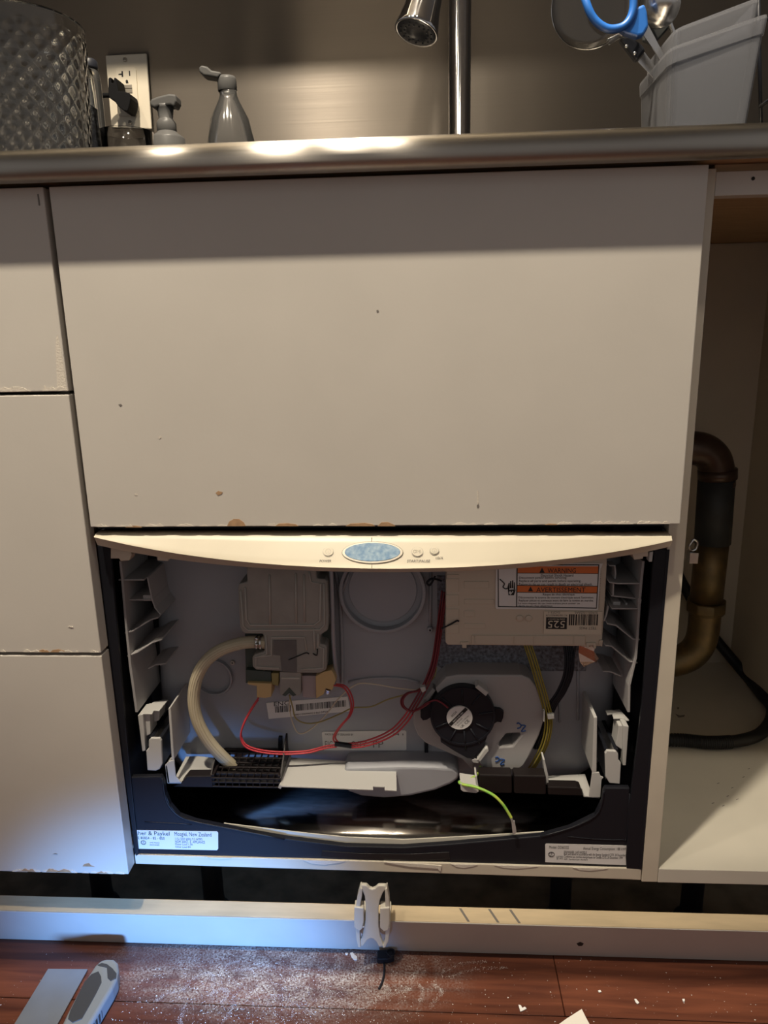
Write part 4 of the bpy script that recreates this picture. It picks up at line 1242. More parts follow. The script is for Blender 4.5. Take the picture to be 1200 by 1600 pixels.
def rot_box(b, x0, x1, z0, z1, y, deg, w=None):
    c_, s_ = math.cos(math.radians(deg)), math.sin(math.radians(deg))
    b.prism([(hx + p * c_ - q * s_, hz_ + p * s_ + q * c_) for p, q in ((x0, z0), (x1, z0), (x1, z1), (x0, z1))], y, y + 0.0003)


hb.use('ink')
rot_box(hb, -0.0142, 0.0142, 0.0002, 0.0042, 0.04775, 48)
hb.use('label_white')


def rot_text(b, s, px, pz, w, h, y, deg):
    c_, s_ = math.cos(math.radians(deg)), math.sin(math.radians(deg))
    f_ = lambda p, q: (hx + p * c_ - q * s_, y, hz_ + p * s_ + q * c_)
    b.textq(s, f_(px, pz), f_(px + w, pz), f_(px, pz + h))


rot_text(hb, 'AB5512HB-GB3', -0.009, 0.0013, 0.017, 0.0017, 0.0476, 48)
hb.use('ink')
rot_text(hb, 'ADDA', -0.0050, 0.0068, 0.009, 0.0026, 0.0477, 48)
rot_text(hb, 'DC BRUSHLESS', -0.0100, -0.0030, 0.012, 0.0016, 0.0477, 48)
rot_text(hb, 'DC12V 0.15A', -0.0090, -0.0060, 0.014, 0.0016, 0.0477, 48)
rot_text(hb, 'CE', -0.0010, -0.0112, 0.006, 0.0036, 0.0477, 48)
rot_text(hb, 'UR', -0.0080, -0.0105, 0.005, 0.0026, 0.0477, 48)
rot_text(hb, 'CHINA', 0.0045, -0.0062, 0.005, 0.0014, 0.0477, 48)
hb.build('hub_label', fan)

# ---- wiring
def wire(name, paths, m, r, parent=dd, seg=7):
    b = B(m)
    for p in paths:
        b.tube(p, r, seg, sub=7)
    return b.split(name, parent)


red = [(-0.0605,0.062,0.3469),(-0.0492,0.056,0.3477),(-0.0425,0.053,0.3396),(-0.0399,0.052,0.3262),(-0.0442,0.053,0.3116),(-0.054,0.056,0.2981),(-0.0621,0.062,0.2835),(-0.0645,0.066,0.2733),(-0.0604,0.068,0.2661)]
wire('red_wire', [red, shift(red, 0.0024, 0.001, 0.0012)], 'red_wire', 0.00105)
red = [(-0.1517,0.066,0.3282),(-0.1618,0.062,0.3135),(-0.1709,0.06,0.296),(-0.1743,0.06,0.2815),(-0.1697,0.06,0.2695),(-0.1548,0.061,0.2622),(-0.1275,0.063,0.2579),(-0.0969,0.066,0.2582),(-0.0752,0.068,0.2633),(-0.0604,0.068,0.2661)]
wire('red_wire', [red, shift(red, -0.0005, -0.001, -0.0024)], 'red_wire', 0.00105)
low = [(-0.0457,0.068,0.2646),(-0.03,0.066,0.2678),(-0.0098,0.064,0.2762),(0.008,0.062,0.2878),(0.0212,0.06,0.3034),(0.0281,0.058,0.3154)]
wire('red_wire', [low, shift(low, 0.0026, -0.001, -0.0022), shift(low, -0.0024, 0.001, 0.0022)], 'red_wire', 0.00105)
up = [(0.0281,0.058,0.3154),(0.0349,0.058,0.3278),(0.0425,0.06,0.3415),(0.0492,0.064,0.3541),(0.056,0.07,0.3722),(0.0606,0.074,0.3993),(0.0651,0.076,0.4341),(0.0681,0.078,0.4567)]
wire('red_wire', [up, shift(up, 0.0026, -0.001, -0.0012), shift(up, -0.0024, 0.001, 0.0012)], 'shaded_red_wire', 0.00105)
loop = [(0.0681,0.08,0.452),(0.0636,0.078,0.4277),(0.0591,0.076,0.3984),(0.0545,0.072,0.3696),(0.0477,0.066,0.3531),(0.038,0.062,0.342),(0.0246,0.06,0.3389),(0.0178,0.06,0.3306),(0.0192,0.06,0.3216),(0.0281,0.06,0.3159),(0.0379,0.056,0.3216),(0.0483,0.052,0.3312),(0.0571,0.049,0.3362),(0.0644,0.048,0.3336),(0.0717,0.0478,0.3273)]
wire('red_wire', [loop, shift(loop[:-3], 0.0022, -0.002, 0.001)], 'shaded_red_wire', 0.00105)
B('black_plastic').tube([(-0.0634,0.0675,0.2673),(-0.0534,0.068,0.2658),(-0.0434,0.0675,0.2645)], 0.0031, 12, sub=4).build('wire_sleeve', dd)
wire('white_wire', [[(-0.1129,0.068,0.3309),(-0.1167,0.072,0.3169),(-0.1157,0.074,0.2971),(-0.1106,0.075,0.2793),(-0.1029,0.075,0.276),(-0.0893,0.075,0.2848),(-0.073,0.075,0.3021),(-0.058,0.072,0.3234),(-0.0435,0.07,0.3387),(-0.0312,0.07,0.3455),(-0.0139,0.07,0.3448),(0.0124,0.07,0.3401),(0.0394,0.068,0.3381)]], 'white_wire', 0.0008)
wire('olive_wire', [[(-0.1148,0.066,0.3319),(-0.1126,0.07,0.3147),(-0.1099,0.072,0.2983),(-0.098,0.073,0.291),(-0.0809,0.073,0.2929),(-0.0573,0.073,0.3034),(-0.04,0.072,0.3126),(-0.0186,0.072,0.3145),(0.0014,0.072,0.324),(0.0273,0.07,0.3336),(0.0439,0.07,0.3428),(0.0559,0.07,0.3544),(0.059,0.074,0.3655)]], 'olive_wire', 0.0009)
tie = B('bracket_plastic')
tie.prism([(0.0396,0.3477),(0.0455,0.3493),(0.0469,0.3445),(0.0425,0.3412)], 0.0560, 0.0640)
tie.split('cable_tie', dd, bevel=0.0006)
yw = [(0.1598,0.06,0.4013),(0.167,0.056,0.3798),(0.1748,0.055,0.3534),(0.1813,0.055,0.3309),(0.1856,0.056,0.3126),(0.1864,0.057,0.2939),(0.1832,0.06,0.272),(0.1765,0.066,0.2495),(0.1703,0.072,0.2316)]
wire('yellow_wire', [yw, shift(yw, 0.0028, 0.001, 0.0004), shift(yw, 0.0052, 0.002, 0.0008), shift(yw, -0.0022, 0.0035, -0.001)], 'yellow_wire', 0.0010)
bw = [(0.204,0.06,0.4016),(0.2061,0.056,0.3831),(0.2046,0.055,0.3632),(0.1983,0.056,0.3435),(0.1905,0.058,0.3278),(0.1856,0.06,0.3119),(0.1824,0.064,0.2913),(0.1756,0.072,0.261)]
wire('black_wire', [bw, shift(bw, 0.0024, 0.001, -0.0003), shift(bw, 0.0048, 0.002, -0.0006), shift(bw, -0.0022, 0.001, 0.0006), shift(bw, 0.0070, 0.003, -0.001), shift(bw, 0.001, 0.004, 0)], 'black_plastic', 0.00135)
wire('black_wire', [[(0.2153,0.06,0.4016),(0.2123,0.058,0.3807),(0.2082,0.058,0.3569),(0.1979,0.06,0.3349),(0.1873,0.062,0.3124)], [(0.058,0.08,0.4752),(0.0521,0.078,0.4652),(0.0485,0.078,0.4683),(0.055,0.08,0.4722),(0.0652,0.082,0.4684)]], 'black_plastic', 0.0012)
wire('black_wire', [[(0.0645,0.048,0.4248),(0.0736,0.044,0.4311),(0.0813,0.043,0.4361),(0.0834,0.043,0.4353)]], 'black_plastic', 0.0010)
tie = B('bracket_plastic')
tie.prism([(0.1849,0.3173),(0.1928,0.3178),(0.193,0.3125),(0.1858,0.3116)], 0.0515, 0.0580)
tie.prism([(0.1804,0.3221),(0.1822,0.3221),(0.1823,0.3083),(0.1808,0.3083)], 0.0515, 0.0580)
tie.split('cable_tie', dd, bevel=0.0006)
gw = B('green_wire').tube([(0.1106,0.06,0.2446),(0.1057,0.054,0.2365),(0.0972,0.048,0.2353),(0.0879,0.042,0.2366),(0.0844,0.038,0.2372),(0.089,0.034,0.2371),(0.1005,0.03,0.2375),(0.1127,0.026,0.2355),(0.124,0.022,0.231),(0.1332,0.019,0.2225),(0.1397,0.017,0.2124),(0.1426,0.016,0.2074)], 0.00165, 10, sub=7)
gwo = gw.build('earth_wire', dd)
tm = B('tin')
tm.tube([(0.1419,0.016,0.209),(0.1438,0.016,0.2032)], 0.0014, 10, sub=1)
tm.prism([(0.1427,0.2032),(0.1463,0.2041),(0.1488,0.1898),(0.1474,0.1872),(0.1445,0.1872)], 0.0150, 0.0168)
tm.build('spade_terminal', gwo, bevel=0.0004)
fo = B('foil')
v = [(0.2181,0.056,0.4019),(0.2357,0.056,0.4004),(0.2342,0.054,0.3952),(0.2371,0.058,0.3808),(0.2251,0.06,0.3735),(0.2194,0.055,0.3821),(0.2182,0.058,0.3916)]
fo.add(v, [(0, 1, 2, 6), (6, 2, 3, 5), (5, 3, 4)])
fo.add([(0.2342,0.054,0.3952),(0.2404,0.058,0.3855),(0.2379,0.058,0.3792),(0.2371,0.058,0.3808)], [(0, 1, 2, 3)])
fob = fo.build('copper_flap', dd)
sd = fob.modifiers.new('solidify', 'SOLIDIFY')
sd.thickness = 0.0006

# ---- control fascia across the top of the drawer
rows = [(-0.2962,0.5479,0,0.5463,0.5357),(-0.2825,0.5478,-0.0016,0.5435,0.5324),(-0.2689,0.5477,-0.0031,0.5409,0.5294),(-0.2553,0.5476,-0.0045,0.5384,0.5266),(-0.2417,0.5475,-0.0058,0.5362,0.5241),(-0.2281,0.5474,-0.0071,0.5341,0.5218),(-0.2146,0.5473,-0.0083,0.5321,0.5197),(-0.2011,0.5472,-0.0095,0.5303,0.5178),(-0.1876,0.5471,-0.0105,0.5287,0.5161),(-0.1742,0.547,-0.0115,0.5272,0.5145),(-0.1607,0.5469,-0.0124,0.5258,0.5131),(-0.1473,0.5468,-0.0133,0.5245,0.5119),(-0.134,0.5467,-0.0141,0.5234,0.5107),(-0.1206,0.5466,-0.0148,0.5223,0.5097),(-0.1073,0.5465,-0.0154,0.5214,0.5088),(-0.0941,0.5464,-0.016,0.5206,0.5081),(-0.0808,0.5463,-0.0165,0.5199,0.5074),(-0.0676,0.5462,-0.0169,0.5193,0.5068),(-0.0544,0.5461,-0.0173,0.5187,0.5064),(-0.0412,0.546,-0.0176,0.5183,0.506),(-0.028,0.5459,-0.0178,0.518,0.5057),(-0.0149,0.5458,-0.0179,0.5177,0.5054),(-0.0018,0.5457,-0.018,0.5175,0.5053),(0.0112,0.5456,-0.018,0.5174,0.5052),(0.0243,0.5455,-0.0179,0.5174,0.5053),(0.0373,0.5454,-0.0178,0.5175,0.5054),(0.0503,0.5453,-0.0176,0.5177,0.5055),(0.0632,0.5452,-0.0173,0.5179,0.5058),(0.0762,0.5451,-0.0169,0.5182,0.5061),(0.0891,0.545,-0.0165,0.5187,0.5066),(0.102,0.5449,-0.016,0.5192,0.5071),(0.1148,0.5448,-0.0154,0.5198,0.5078),(0.1277,0.5448,-0.0148,0.5205,0.5085),(0.1405,0.5447,-0.0141,0.5213,0.5093),(0.1533,0.5446,-0.0133,0.5222,0.5103),(0.166,0.5445,-0.0124,0.5232,0.5114),(0.1787,0.5444,-0.0115,0.5243,0.5127),(0.1914,0.5443,-0.0105,0.5255,0.514),(0.2041,0.5442,-0.0095,0.5269,0.5156),(0.2168,0.5441,-0.0083,0.5284,0.5173),(0.2294,0.544,-0.0071,0.53,0.5192),(0.242,0.5439,-0.0058,0.5317,0.5213),(0.2546,0.5438,-0.0045,0.5336,0.5235),(0.2671,0.5437,-0.0031,0.5356,0.526),(0.2797,0.5436,-0.0016,0.5378,0.5288),(0.2922,0.5435,0,0.5402,0.5318)]      # per station: x, top z, lower edge y and z, under edge z
fa = B('fascia_cream')


def loft(b, cols):
    n = len(cols[0])
    vs = [p for c_ in cols for p in c_]
    b.add(vs, [(i_ * n + j, i_ * n + j + 1, (i_ + 1) * n + j + 1, (i_ + 1) * n + j) for i_ in range(len(cols) - 1) for j in range(n - 1)], smooth=True)


face, chin, back = [], [], []
for (x, zt, ye, ze, zu) in rows:
    face.append([(x, 0.0080, zt + 0.0006), (x, 0.0050, zt + 0.0004)] + [(x, 0.004 + (ye - 0.004) * k, zt + (ze - zt) * k) for k in (0.0, 0.25, 0.5, 0.75, 0.97)] + [(x, ye, ze - 0.0002)])
    chin.append([(x, ye, ze - 0.0002), (x, ye + 0.0012, ze - 0.0010), (x, 0.006, zu)])
    back.append([(x, 0.006, zu), (x, 0.0195, zu + 0.002), (x, 0.0195, zt + 0.0006), (x, 0.0080, zt + 0.0006)])
loft(fa, face)
loft(fa, chin)
loft(fa, back)
for k in (0, -1):
    fa.add(face[k] + chin[k][1:] + back[k][1:-1], [tuple(range(len(face[k]) + len(chin[k]) - 1 + len(back[k]) - 2))])
fas = fa.build('control_fascia', dd)

def on_face(poly, lift0, lift1, b):
    b.plate([Vector(p) + Vector(NRM) * lift0 for p in poly], lift1 - lift0, NRM)


FO, FU, FV = Vector([(-0.0059,-0.0079,0.5308)][0]), None, None
_a, _b = Vector([(-0.0061,-0.0023,0.5382)][0]), Vector([(-0.0057,-0.0147,0.5219)][0])
FV = (_a - _b).normalized()
FU = Vector((1, 0, 0))
NRM = FU.cross(FV)
if NRM.y > 0:
    NRM = -NRM
PXU = (Vector([(0.0264,-0.008,0.5308)][0]) - FO).x / 50      # metres per photo pixel along and up the sloping face
PXV = (_a - _b).length / 30


def fp(px, py):
    return FO + FU * ((px - 582) * PXU) + FV * ((863.5 - py) * PXV)


def fell(px, py, rx, ry, n=40):
    return [fp(px + rx * math.cos(2 * math.pi * k / n), py + ry * math.sin(2 * math.pi * k / n)) for k in range(n)]


B2 = B('bezel_grey')
on_face(fell(582, 863.5, 48, 17.5), -0.001, 0.0012, B2)
B2.build('display_bezel', fas, bevel=0.0006)
B2 = B('blue_film')
on_face(fell(582, 863.2, 43.5, 14.5), 0.0008, 0.0016, B2)
B2.build('display_window', fas, bevel=0.0003)
for (px, py, r) in ((512.5, 862, 9.2), (652, 862.5, 9.5), (678.5, 861, 7.5)):
    B2 = B('bezel_grey')
    on_face(fell(px, py + 0.4, r, r * 0.86), -0.001, 0.0004, B2)
    B2.use('fascia_cream')
    on_face(fell(px, py, r - 1.2, (r - 1.2) * 0.86), 0.0, 0.0013, B2)
    B2.use('bezel_grey')
    if r < 9.4:
        q = [p + NRM * 0.0014 for p in fell(px, py, r * .45, r * .42, 20)]
        B2.tube(q, 0.00022, 4, closed=True, sub=1)
        B2.tube([fp(px, py - 1.5) + NRM * 0.0014, fp(px, py + 2.2) + NRM * 0.0014], 0.00025, 4, sub=1)
    else:
        for k in (3.5, 5.2):
            B2.tube([fp(px + k, py - 2.6) + NRM * 0.0014, fp(px + k, py + 2.6) + NRM * 0.0014], 0.00025, 4, sub=1)
        B2.tube([p + NRM * 0.0014 for p in (fp(px - 1.8, py - 2.6), fp(px + 2.2, py), fp(px - 1.8, py + 2.6))], 0.00022, 4, closed=True, sub=1)
        B2.tube([p + NRM * 0.0014 for p in fell(px - 4, py, 2.2, 2.4, 14)], 0.00022, 4, closed=True, sub=1)
    B2.build('button', fas, bevel=0.0003)
B2 = B('fascia_print')
for s, x0_, x1_, y0_, y1_ in (('POWER', 499, 517.5, 878.5, 874.5), ('START/PAUSE', 635.5, 671, 879, 874.8), ('LOCK', 680, 691.5, 873.8, 870.2)):
    B2.textq(s, fp(x0_, y0_) + NRM * 0.0004, fp(x1_, y0_) + NRM * 0.0004, fp(x0_ + 0.8, y1_) + NRM * 0.0004)
B2.build('button_lettering', fas)
B2 = B('bezel_grey')
for a_, b_ in (((581, 881.2), (581, 887)), ((580.6, 840), (580.6, 845.5))):
    B2.tube([fp(*a_) + NRM * 0.0001, fp(*b_) + NRM * 0.0001], 0.00035, 5, sub=1)
B2.split('seam', fas)
B2 = B('box_cream')
for q in ([(-0.2887,0.5306),(-0.2681,0.5262),(-0.2667,0.5205),(-0.2702,0.514),(-0.2794,0.5133),(-0.2812,0.5162),(-0.2904,0.5162)], [(-0.2393,0.5204),(-0.2256,0.5175),(-0.2281,0.5132),(-0.2392,0.5139)], [(0.258,0.5244),(0.2753,0.5257),(0.2759,0.5168),(0.2707,0.5168),(0.2709,0.5147),(0.2619,0.5134)]):
    B2.prism(q, 0.0200, 0.034)
B2.use('bracket_plastic').prism([(0.2769,0.5216),(0.2807,0.5223),(0.2802,0.5112),(0.2769,0.5112)], 0.0200, 0.030)
B2.split('mounting_lug', fas, bevel=0.0006)

# ================================================================ plinth board, clip, floor things
pln = thing('plinth_board', 'long raw topped plinth board tilting forward on the floor before the dark toe space', 'board', (-0.05, 0.03, 0.0))
PA, PT, PK, PD = Vector((0.0350, 0.0003)), Vector((0.0120, 0.0648)), Vector((0.0308, 0.0715)), Vector((0.0538, 0.0070))
e1, e2 = (PT - PA).normalized(), (PK - PT).normalized()
a_, d_ = PA + e2 * 0.0012, PD
B('plinth_wood').prism([tuple(PA + e2 * 0.0012), tuple(PT + e2 * 0.0012), tuple(PK), tuple(PD)], -1.1, 1.0, axis='X').build('board', pln, bevel=0.0006)
B('plinth_face').prism([tuple(PA), tuple(PT), tuple(PT + e2 * 0.0011), tuple(PA + e2 * 0.0011)], -1.1, 1.0, axis='X').build('painted_face', pln, bevel=0.0003)


def on_board(pts, face, t=0.0002):
    """(x, share) on the painted face (from floor to top edge) or on the raw top (front to back)."""
    o_, d2, nn = (PA, PT - PA, -e2) if face else (PT, PK - PT, e1)
    return [(x, (o_ + d2 * v + nn * t).x, (o_ + d2 * v + nn * t).y) for x, v in pts], Vector((0, nn.x, nn.y))


xm = 0.229
mk = B('ink')
p_, n_ = on_board([(xm - 0.004, 0.44), (xm, 0.50), (xm + 0.0045, 0.45), (xm + 0.003, 0.37), (xm - 0.001, 0.36)], True)
mk.plate(p_, 0.0002, n_)
mk.build('chip', pln)
mk = B('ink_faint')
for x_ in (0.0893, 0.1241, 0.149):
    p_, n_ = on_board([(x_ - 0.005, 0.9), (x_ - 0.002, 0.9), (x_ + 0.0075, 0.12), (x_ + 0.0045, 0.12)], False)
    mk.plate(p_, 0.0002, n_)
mk.split('smear', pln)

cl = thing('plinth_clip', 'white plastic hourglass clip hooked over the middle of the plinth board', 'clip', (-0.02,0.006,0.0351))
b = B('clip_white')
b.prism([(-0.0311,0.1216),(-0.0288,0.1234),(-0.0236,0.1231),(-0.02,0.1188),(-0.017,0.1176),(-0.014,0.119),(-0.0102,0.1231),(-0.002,0.1233),(0.0002,0.1212),(-0.0052,0.1126),(-0.0088,0.1028),(-0.0106,0.0902),(-0.0111,0.0676),(-0.0095,0.0522),(-0.0053,0.0376),(-0.0114,0.0369),(-0.0143,0.0437),(-0.018,0.0482),(-0.021,0.0486),(-0.0249,0.0461),(-0.0281,0.0405),(-0.0305,0.0367),(-0.0366,0.037),(-0.0308,0.0514),(-0.0265,0.0717),(-0.0255,0.0942),(-0.0263,0.1076),(-0.029,0.1155)], 0.0030, 0.0080)
b.build('waist_plate', cl, bevel=0.0012)
for lo, li in (([(-0.0311,0.1216),(-0.0344,0.11),(-0.0368,0.0957),(-0.038,0.0785),(-0.0382,0.0603),(-0.0374,0.0475),(-0.0359,0.037)], [(-0.0285,0.1199),(-0.0292,0.1101),(-0.0319,0.0958),(-0.0331,0.0787),(-0.0333,0.0605),(-0.0332,0.0477),(-0.0328,0.0371)]),
               ([(0.0002,0.1216),(0.0022,0.1084),(0.0027,0.0951),(0.0027,0.078),(0.002,0.0608),(0.0003,0.047),(-0.0037,0.0377)], [(-0.0024,0.1198),(-0.0023,0.1083),(-0.0022,0.0949),(-0.0022,0.0779),(-0.0029,0.0606),(-0.0035,0.0469),(-0.0068,0.0375)])):
    b = B('clip_white')
    b.prism(lo + li[::-1], 0.0010, 0.0112)
    b.build('side_hoop', cl, bevel=0.0008)
for q in ([(-0.0384,0.0961),(-0.0276,0.0951),(-0.0281,0.0753),(-0.0303,0.0653),(-0.0334,0.0624),(-0.0386,0.0659),(-0.0395,0.0731)], [(-0.0084,0.0952),(0.0028,0.0965),(0.0024,0.0736),(0.0007,0.0654),(-0.0046,0.0625),(-0.009,0.0678)]):
    b = B('clip_white').prism(q, -0.0010, 0.0112)
    x0_, x1_ = min(p[0] for p in q), max(p[0] for p in q)
    b.prism([(0.000, 0.0660), (0.0116, 0.0660), (0.0330, 0.0735), (0.0330, 0.0755), (0.0110, 0.0685), (0.000, 0.0685)], x0_, x1_, axis='X')
    b.build('lug', cl, bevel=0.0010)

bp = thing('black_floor_piece', 'small black shape with a short strand in the dust below the white clip', 'clip', (-0.0067,0.02,0.0103))  # black body, loop and thin strand on the floor
b = B('black_plastic')
b.prism([(-0.0152,0.0278),(0.0045,0.0285),(0.0058,0.0182),(-0.0019,0.0151),(-0.0151,0.0146)], 0.0003, 0.0080, axis='Z')
b.build('body', bp, bevel=0.0012)
b = B('black_plastic').tube([(-0.0039,0.0238,0.0085),(-0.0001,0.0283,0.0085),(0.0046,0.0275,0.0085),(0.0057,0.0213,0.0085),(0.0011,0.0183,0.0085)], 0.0010, 8, closed=True, sub=4)
b.build('loop', bp)
b = B('black_plastic').tube([(-0.0069,0.0203,0.0015),(-0.006,0.0101,0.0015),(-0.0057,-0.0008,0.0015),(-0.0074,-0.0123,0.0015),(-0.0106,-0.0211,0.0015)], 0.0013, 8, sub=5)
b.build('strand', bp)

kn = thing('knife', 'grey utility knife handle with black rubber grips lying beside the steel blade', 'knife', (-0.335, -0.055, 0))
b = B('tool_grey')
b.prism([(-0.3503,-0.1526),(-0.3531,-0.0805),(-0.3531,-0.046),(-0.3498,-0.0195),(-0.3456,-0.0112),(-0.3394,-0.0091),(-0.3307,-0.0092),(-0.3239,-0.014),(-0.3187,-0.0238),(-0.3155,-0.036),(-0.3154,-0.0489),(-0.3177,-0.0712),(-0.3204,-0.0963),(-0.32,-0.1513)], 0.0006, 0.0210, axis='Z')
kb = b.build('handle', kn, bevel=0.0042, segs=4)
b = B('tool_black')
b.prism([(-0.3484,-0.0901),(-0.3504,-0.08),(-0.3514,-0.0429),(-0.3478,-0.0324),(-0.3412,-0.0282),(-0.3349,-0.0354),(-0.3311,-0.043),(-0.3309,-0.0582),(-0.3328,-0.0895),(-0.3406,-0.0944)], 0.0195, 0.0218, axis='Z')
b.prism([(-0.3467,-0.0194),(-0.3424,-0.0165),(-0.3357,-0.0176),(-0.3261,-0.0236),(-0.3188,-0.03),(-0.3168,-0.0365),(-0.321,-0.0409),(-0.3266,-0.0368),(-0.3334,-0.0229),(-0.3428,-0.021)], 0.0195, 0.0216, axis='Z')
b.split('rubber_grip', kn, bevel=0.0005)
b = B('tool_black')
for k in range(11):
    px, py = 172 - k * 4.4, 1549 + k * 8
    q = [(-0.3198,-0.0476,0.014),(-0.3239,-0.1105,0.014)]
    t_ = k / 10
    x_, y_ = q[0][0] + (q[1][0] - q[0][0]) * t_, q[0][1] + (q[1][1] - q[0][1]) * t_
    b.box(x_ - 0.001, x_ + 0.0035, y_ - 0.0022, y_ + 0.0022, 0.005, 0.0165)
b.split('ridge', kn, bevel=0.0006)
b = B('blade_steel')
b.prism([(-0.4147,-0.0095),(-0.3658,-0.0082),(-0.3684,-0.1336),(-0.4173,-0.1355)], 0.0005, 0.0030, axis='Z')
tag(b.build('steel_scraper', bevel=0.0004), 'flat grey steel scraper blade lying on the floor left of the knife handle', 'scraper')

b = B('paper')
b.prism([(0.1818,-0.0652),(0.1994,-0.0522),(0.2196,-0.0388),(0.2223,-0.0498),(0.2263,-0.0635),(0.2279,-0.0812),(0.1707,-0.0834)], 0.0008, 0.0020, axis='Z')
tag(b.build('paper_scrap', bevel=0.0002), 'torn white paper scrap lying at the front edge of the floor', 'paper scrap')


def chip(name, pts, label, h=0.0016, group=None):
    b_ = B('dust_white').prism(pts, 0.0002, h, axis='Z')
    return tag(b_.build(name, bevel=0.0003, segs=1), label, 'paint chip', group)


chip('paint_chip', [(0.1493,-0.0355),(0.1521,-0.0362),(0.1532,-0.0394),(0.1562,-0.0377),(0.1581,-0.0401),(0.1542,-0.0426),(0.1504,-0.0443)], 'large jagged white paint chip on the floor left of the paper scrap')
chip('paint_chip', [(-0.0495,0.0287),(-0.0464,0.0298),(-0.0437,0.026),(-0.0402,0.0233),(-0.0398,0.0186),(-0.0437,0.0185),(-0.0473,0.0231)], 'curved white paint chip close to the plinth beside the small black shape')
chip('paint_chip', [(-0.0558,0.0285),(-0.0519,0.0286),(-0.0524,0.0257),(-0.0547,0.0256)], 'tiny white paint chip left of the curved chip by the plinth')
chip('paint_chip', [(0.2819,-0.0231),(0.2841,-0.0231),(0.2864,-0.0279),(0.2838,-0.0296),(0.2823,-0.0272)], 'slim white paint chip on the floor right of the paper scrap')
chip('paint_chip', [(0.243,-0.0137),(0.2461,-0.0128),(0.247,-0.0153),(0.2439,-0.0162)], 'round white paint chip on the floor above the paper scrap')
chip('paint_chip', [(0.3362,-0.0211),(0.3391,-0.021),(0.338,-0.0243),(0.3359,-0.0244)], 'small square white paint chip farthest right on the floor')

# ---- sanding dust: thousands of specks and a few swept ridges, one object
random.seed(3)
du = B('dust_white')


def speck(x, y_, s):
    a = random.uniform(0, 6.28)
    h = s * random.uniform(.3, .8)
    pts = [(x + s * math.cos(a + k * 2.094) * random.uniform(.6, 1.2), y_ + s * math.sin(a + k * 2.094) * random.uniform(.6, 1.2), 0.0002) for k in range(3)]
    du.add(pts + [(x, y_, h + 0.0002)], [(0, 1, 3), (1, 2, 3), (2, 0, 3)])


for _ in range(3600):
    x = random.gauss(-0.125, 0.085)
    y_ = random.gauss(-0.035, 0.034)
    if y_ > 0.033 or y_ < -0.13:
        continue
    speck(x, y_, abs(random.gauss(0, 0.00032)) + 0.00016)
for _ in range(700):
    speck(random.uniform(-0.45, 0.45), random.uniform(-0.13, 0.033), abs(random.gauss(0, 0.00030)) + 0.00015)
for _ in range(60):
    speck(random.uniform(-0.30, 0.36), random.uniform(-0.12, 0.02), random.uniform(0.0006, 0.0012))
for pth in ([(-0.2681,-0.0463,0),(-0.2577,-0.035,0),(-0.2412,-0.0292,0),(-0.235,-0.0149,0),(-0.2183,-0.0054,0),(-0.2088,-0.014,0),(-0.2018,-0.0438,0)], [(-0.2092,-0.0365,0),(-0.2016,-0.0286,0),(-0.1913,-0.0273,0),(-0.1867,-0.0331,0),(-0.1912,-0.0442,0)], [(-0.2332,-0.0491,0),(-0.2317,-0.0652,0),(-0.2293,-0.0769,0)], [(-0.1793,-0.0354,0),(-0.1774,-0.0511,0),(-0.1812,-0.0649,0)],
            [(-0.1998,0.0045,0),(-0.1934,0.0103,0),(-0.1852,0.0125,0)], [(-0.1874,-0.0006,0),(-0.1729,0.0009,0),(-0.1637,0.0021,0)], [(-0.1646,0.0095,0),(-0.147,0.0083,0),(-0.1367,0.004,0)], [(-0.1381,-0.0339,0),(-0.1247,-0.0334,0),(-0.1026,-0.0442,0),(-0.0824,-0.0555,0)], [(-0.0854,0.0059,0),(-0.0718,0.0036,0),(-0.0608,0.0095,0)],
            [(-0.0042,-0.016,0),(0.0013,-0.0201,0),(0.0004,-0.032,0)], [(0.0046,-0.0268,0),(0.0193,-0.0212,0),(0.0252,-0.0175,0)], [(0.0364,-0.0137,0),(0.0409,-0.0204,0),(0.0366,-0.0348,0)], [(0.0537,-0.013,0),(0.0625,-0.0196,0),(0.0595,-0.0264,0),(0.049,-0.0425,0)], [(-0.044,-0.0403,0),(-0.0308,-0.048,0),(-0.0183,-0.0385,0)], [(0.063,0.005,0),(0.0865,0.0186,0),(0.1177,0.0234,0)], [(0.0705,-0.0019,0),(0.1015,0.0109,0),(0.1401,0.015,0)]):
    pth = [(p[0], p[1], 0.0003) for p in pth]
    c = spline([Vector(q) for q in pth], 26)
    for q in c:
        for _ in range(4):
            s_ = random.gauss(0, 0.0017)
            speck(q.x + s_, q.y + random.gauss(0, 0.0014), random.uniform(0.00016, 0.00042))
duo = du.build('sanding_dust')
tag(duo, 'white sanding dust scattered over the red floor boards in front of the plinth', 'dust')
duo['kind'] = 'stuff'

# ================================================================ on the worktop
ZT = 0.9118


def shell(b, prof, wall, c, seg=40, mod=None, axis=(0, 0, 1)):
    """an open vessel with wall thickness: outer profile up, inner profile down."""
    inner = [(max(r - wall, 0.0), h + (wall if k == 0 or r == 0 else 0)) for k, (r, h) in enumerate(prof)]
    inner[0] = (0, prof[0][1] + wall)
    inner[1] = (max(prof[1][0] - wall, 0), prof[0][1] + wall)
    b.lathe(list(prof) + inner[::-1], c, axis=axis, seg=seg, mod=mod)


# ---- textured clear pitcher
vx = -0.3816
vR = -0.3122 - vx
b = B('clear_glass')


def diamonds(a, h):
    if h < 0.006 or h > 0.142:
        return 0
    u, v = a * 24, h * 330
    return 0.0022 * (abs(math.sin((u + v) / 2)) * abs(math.sin((u - v) / 2)) - 0.4)


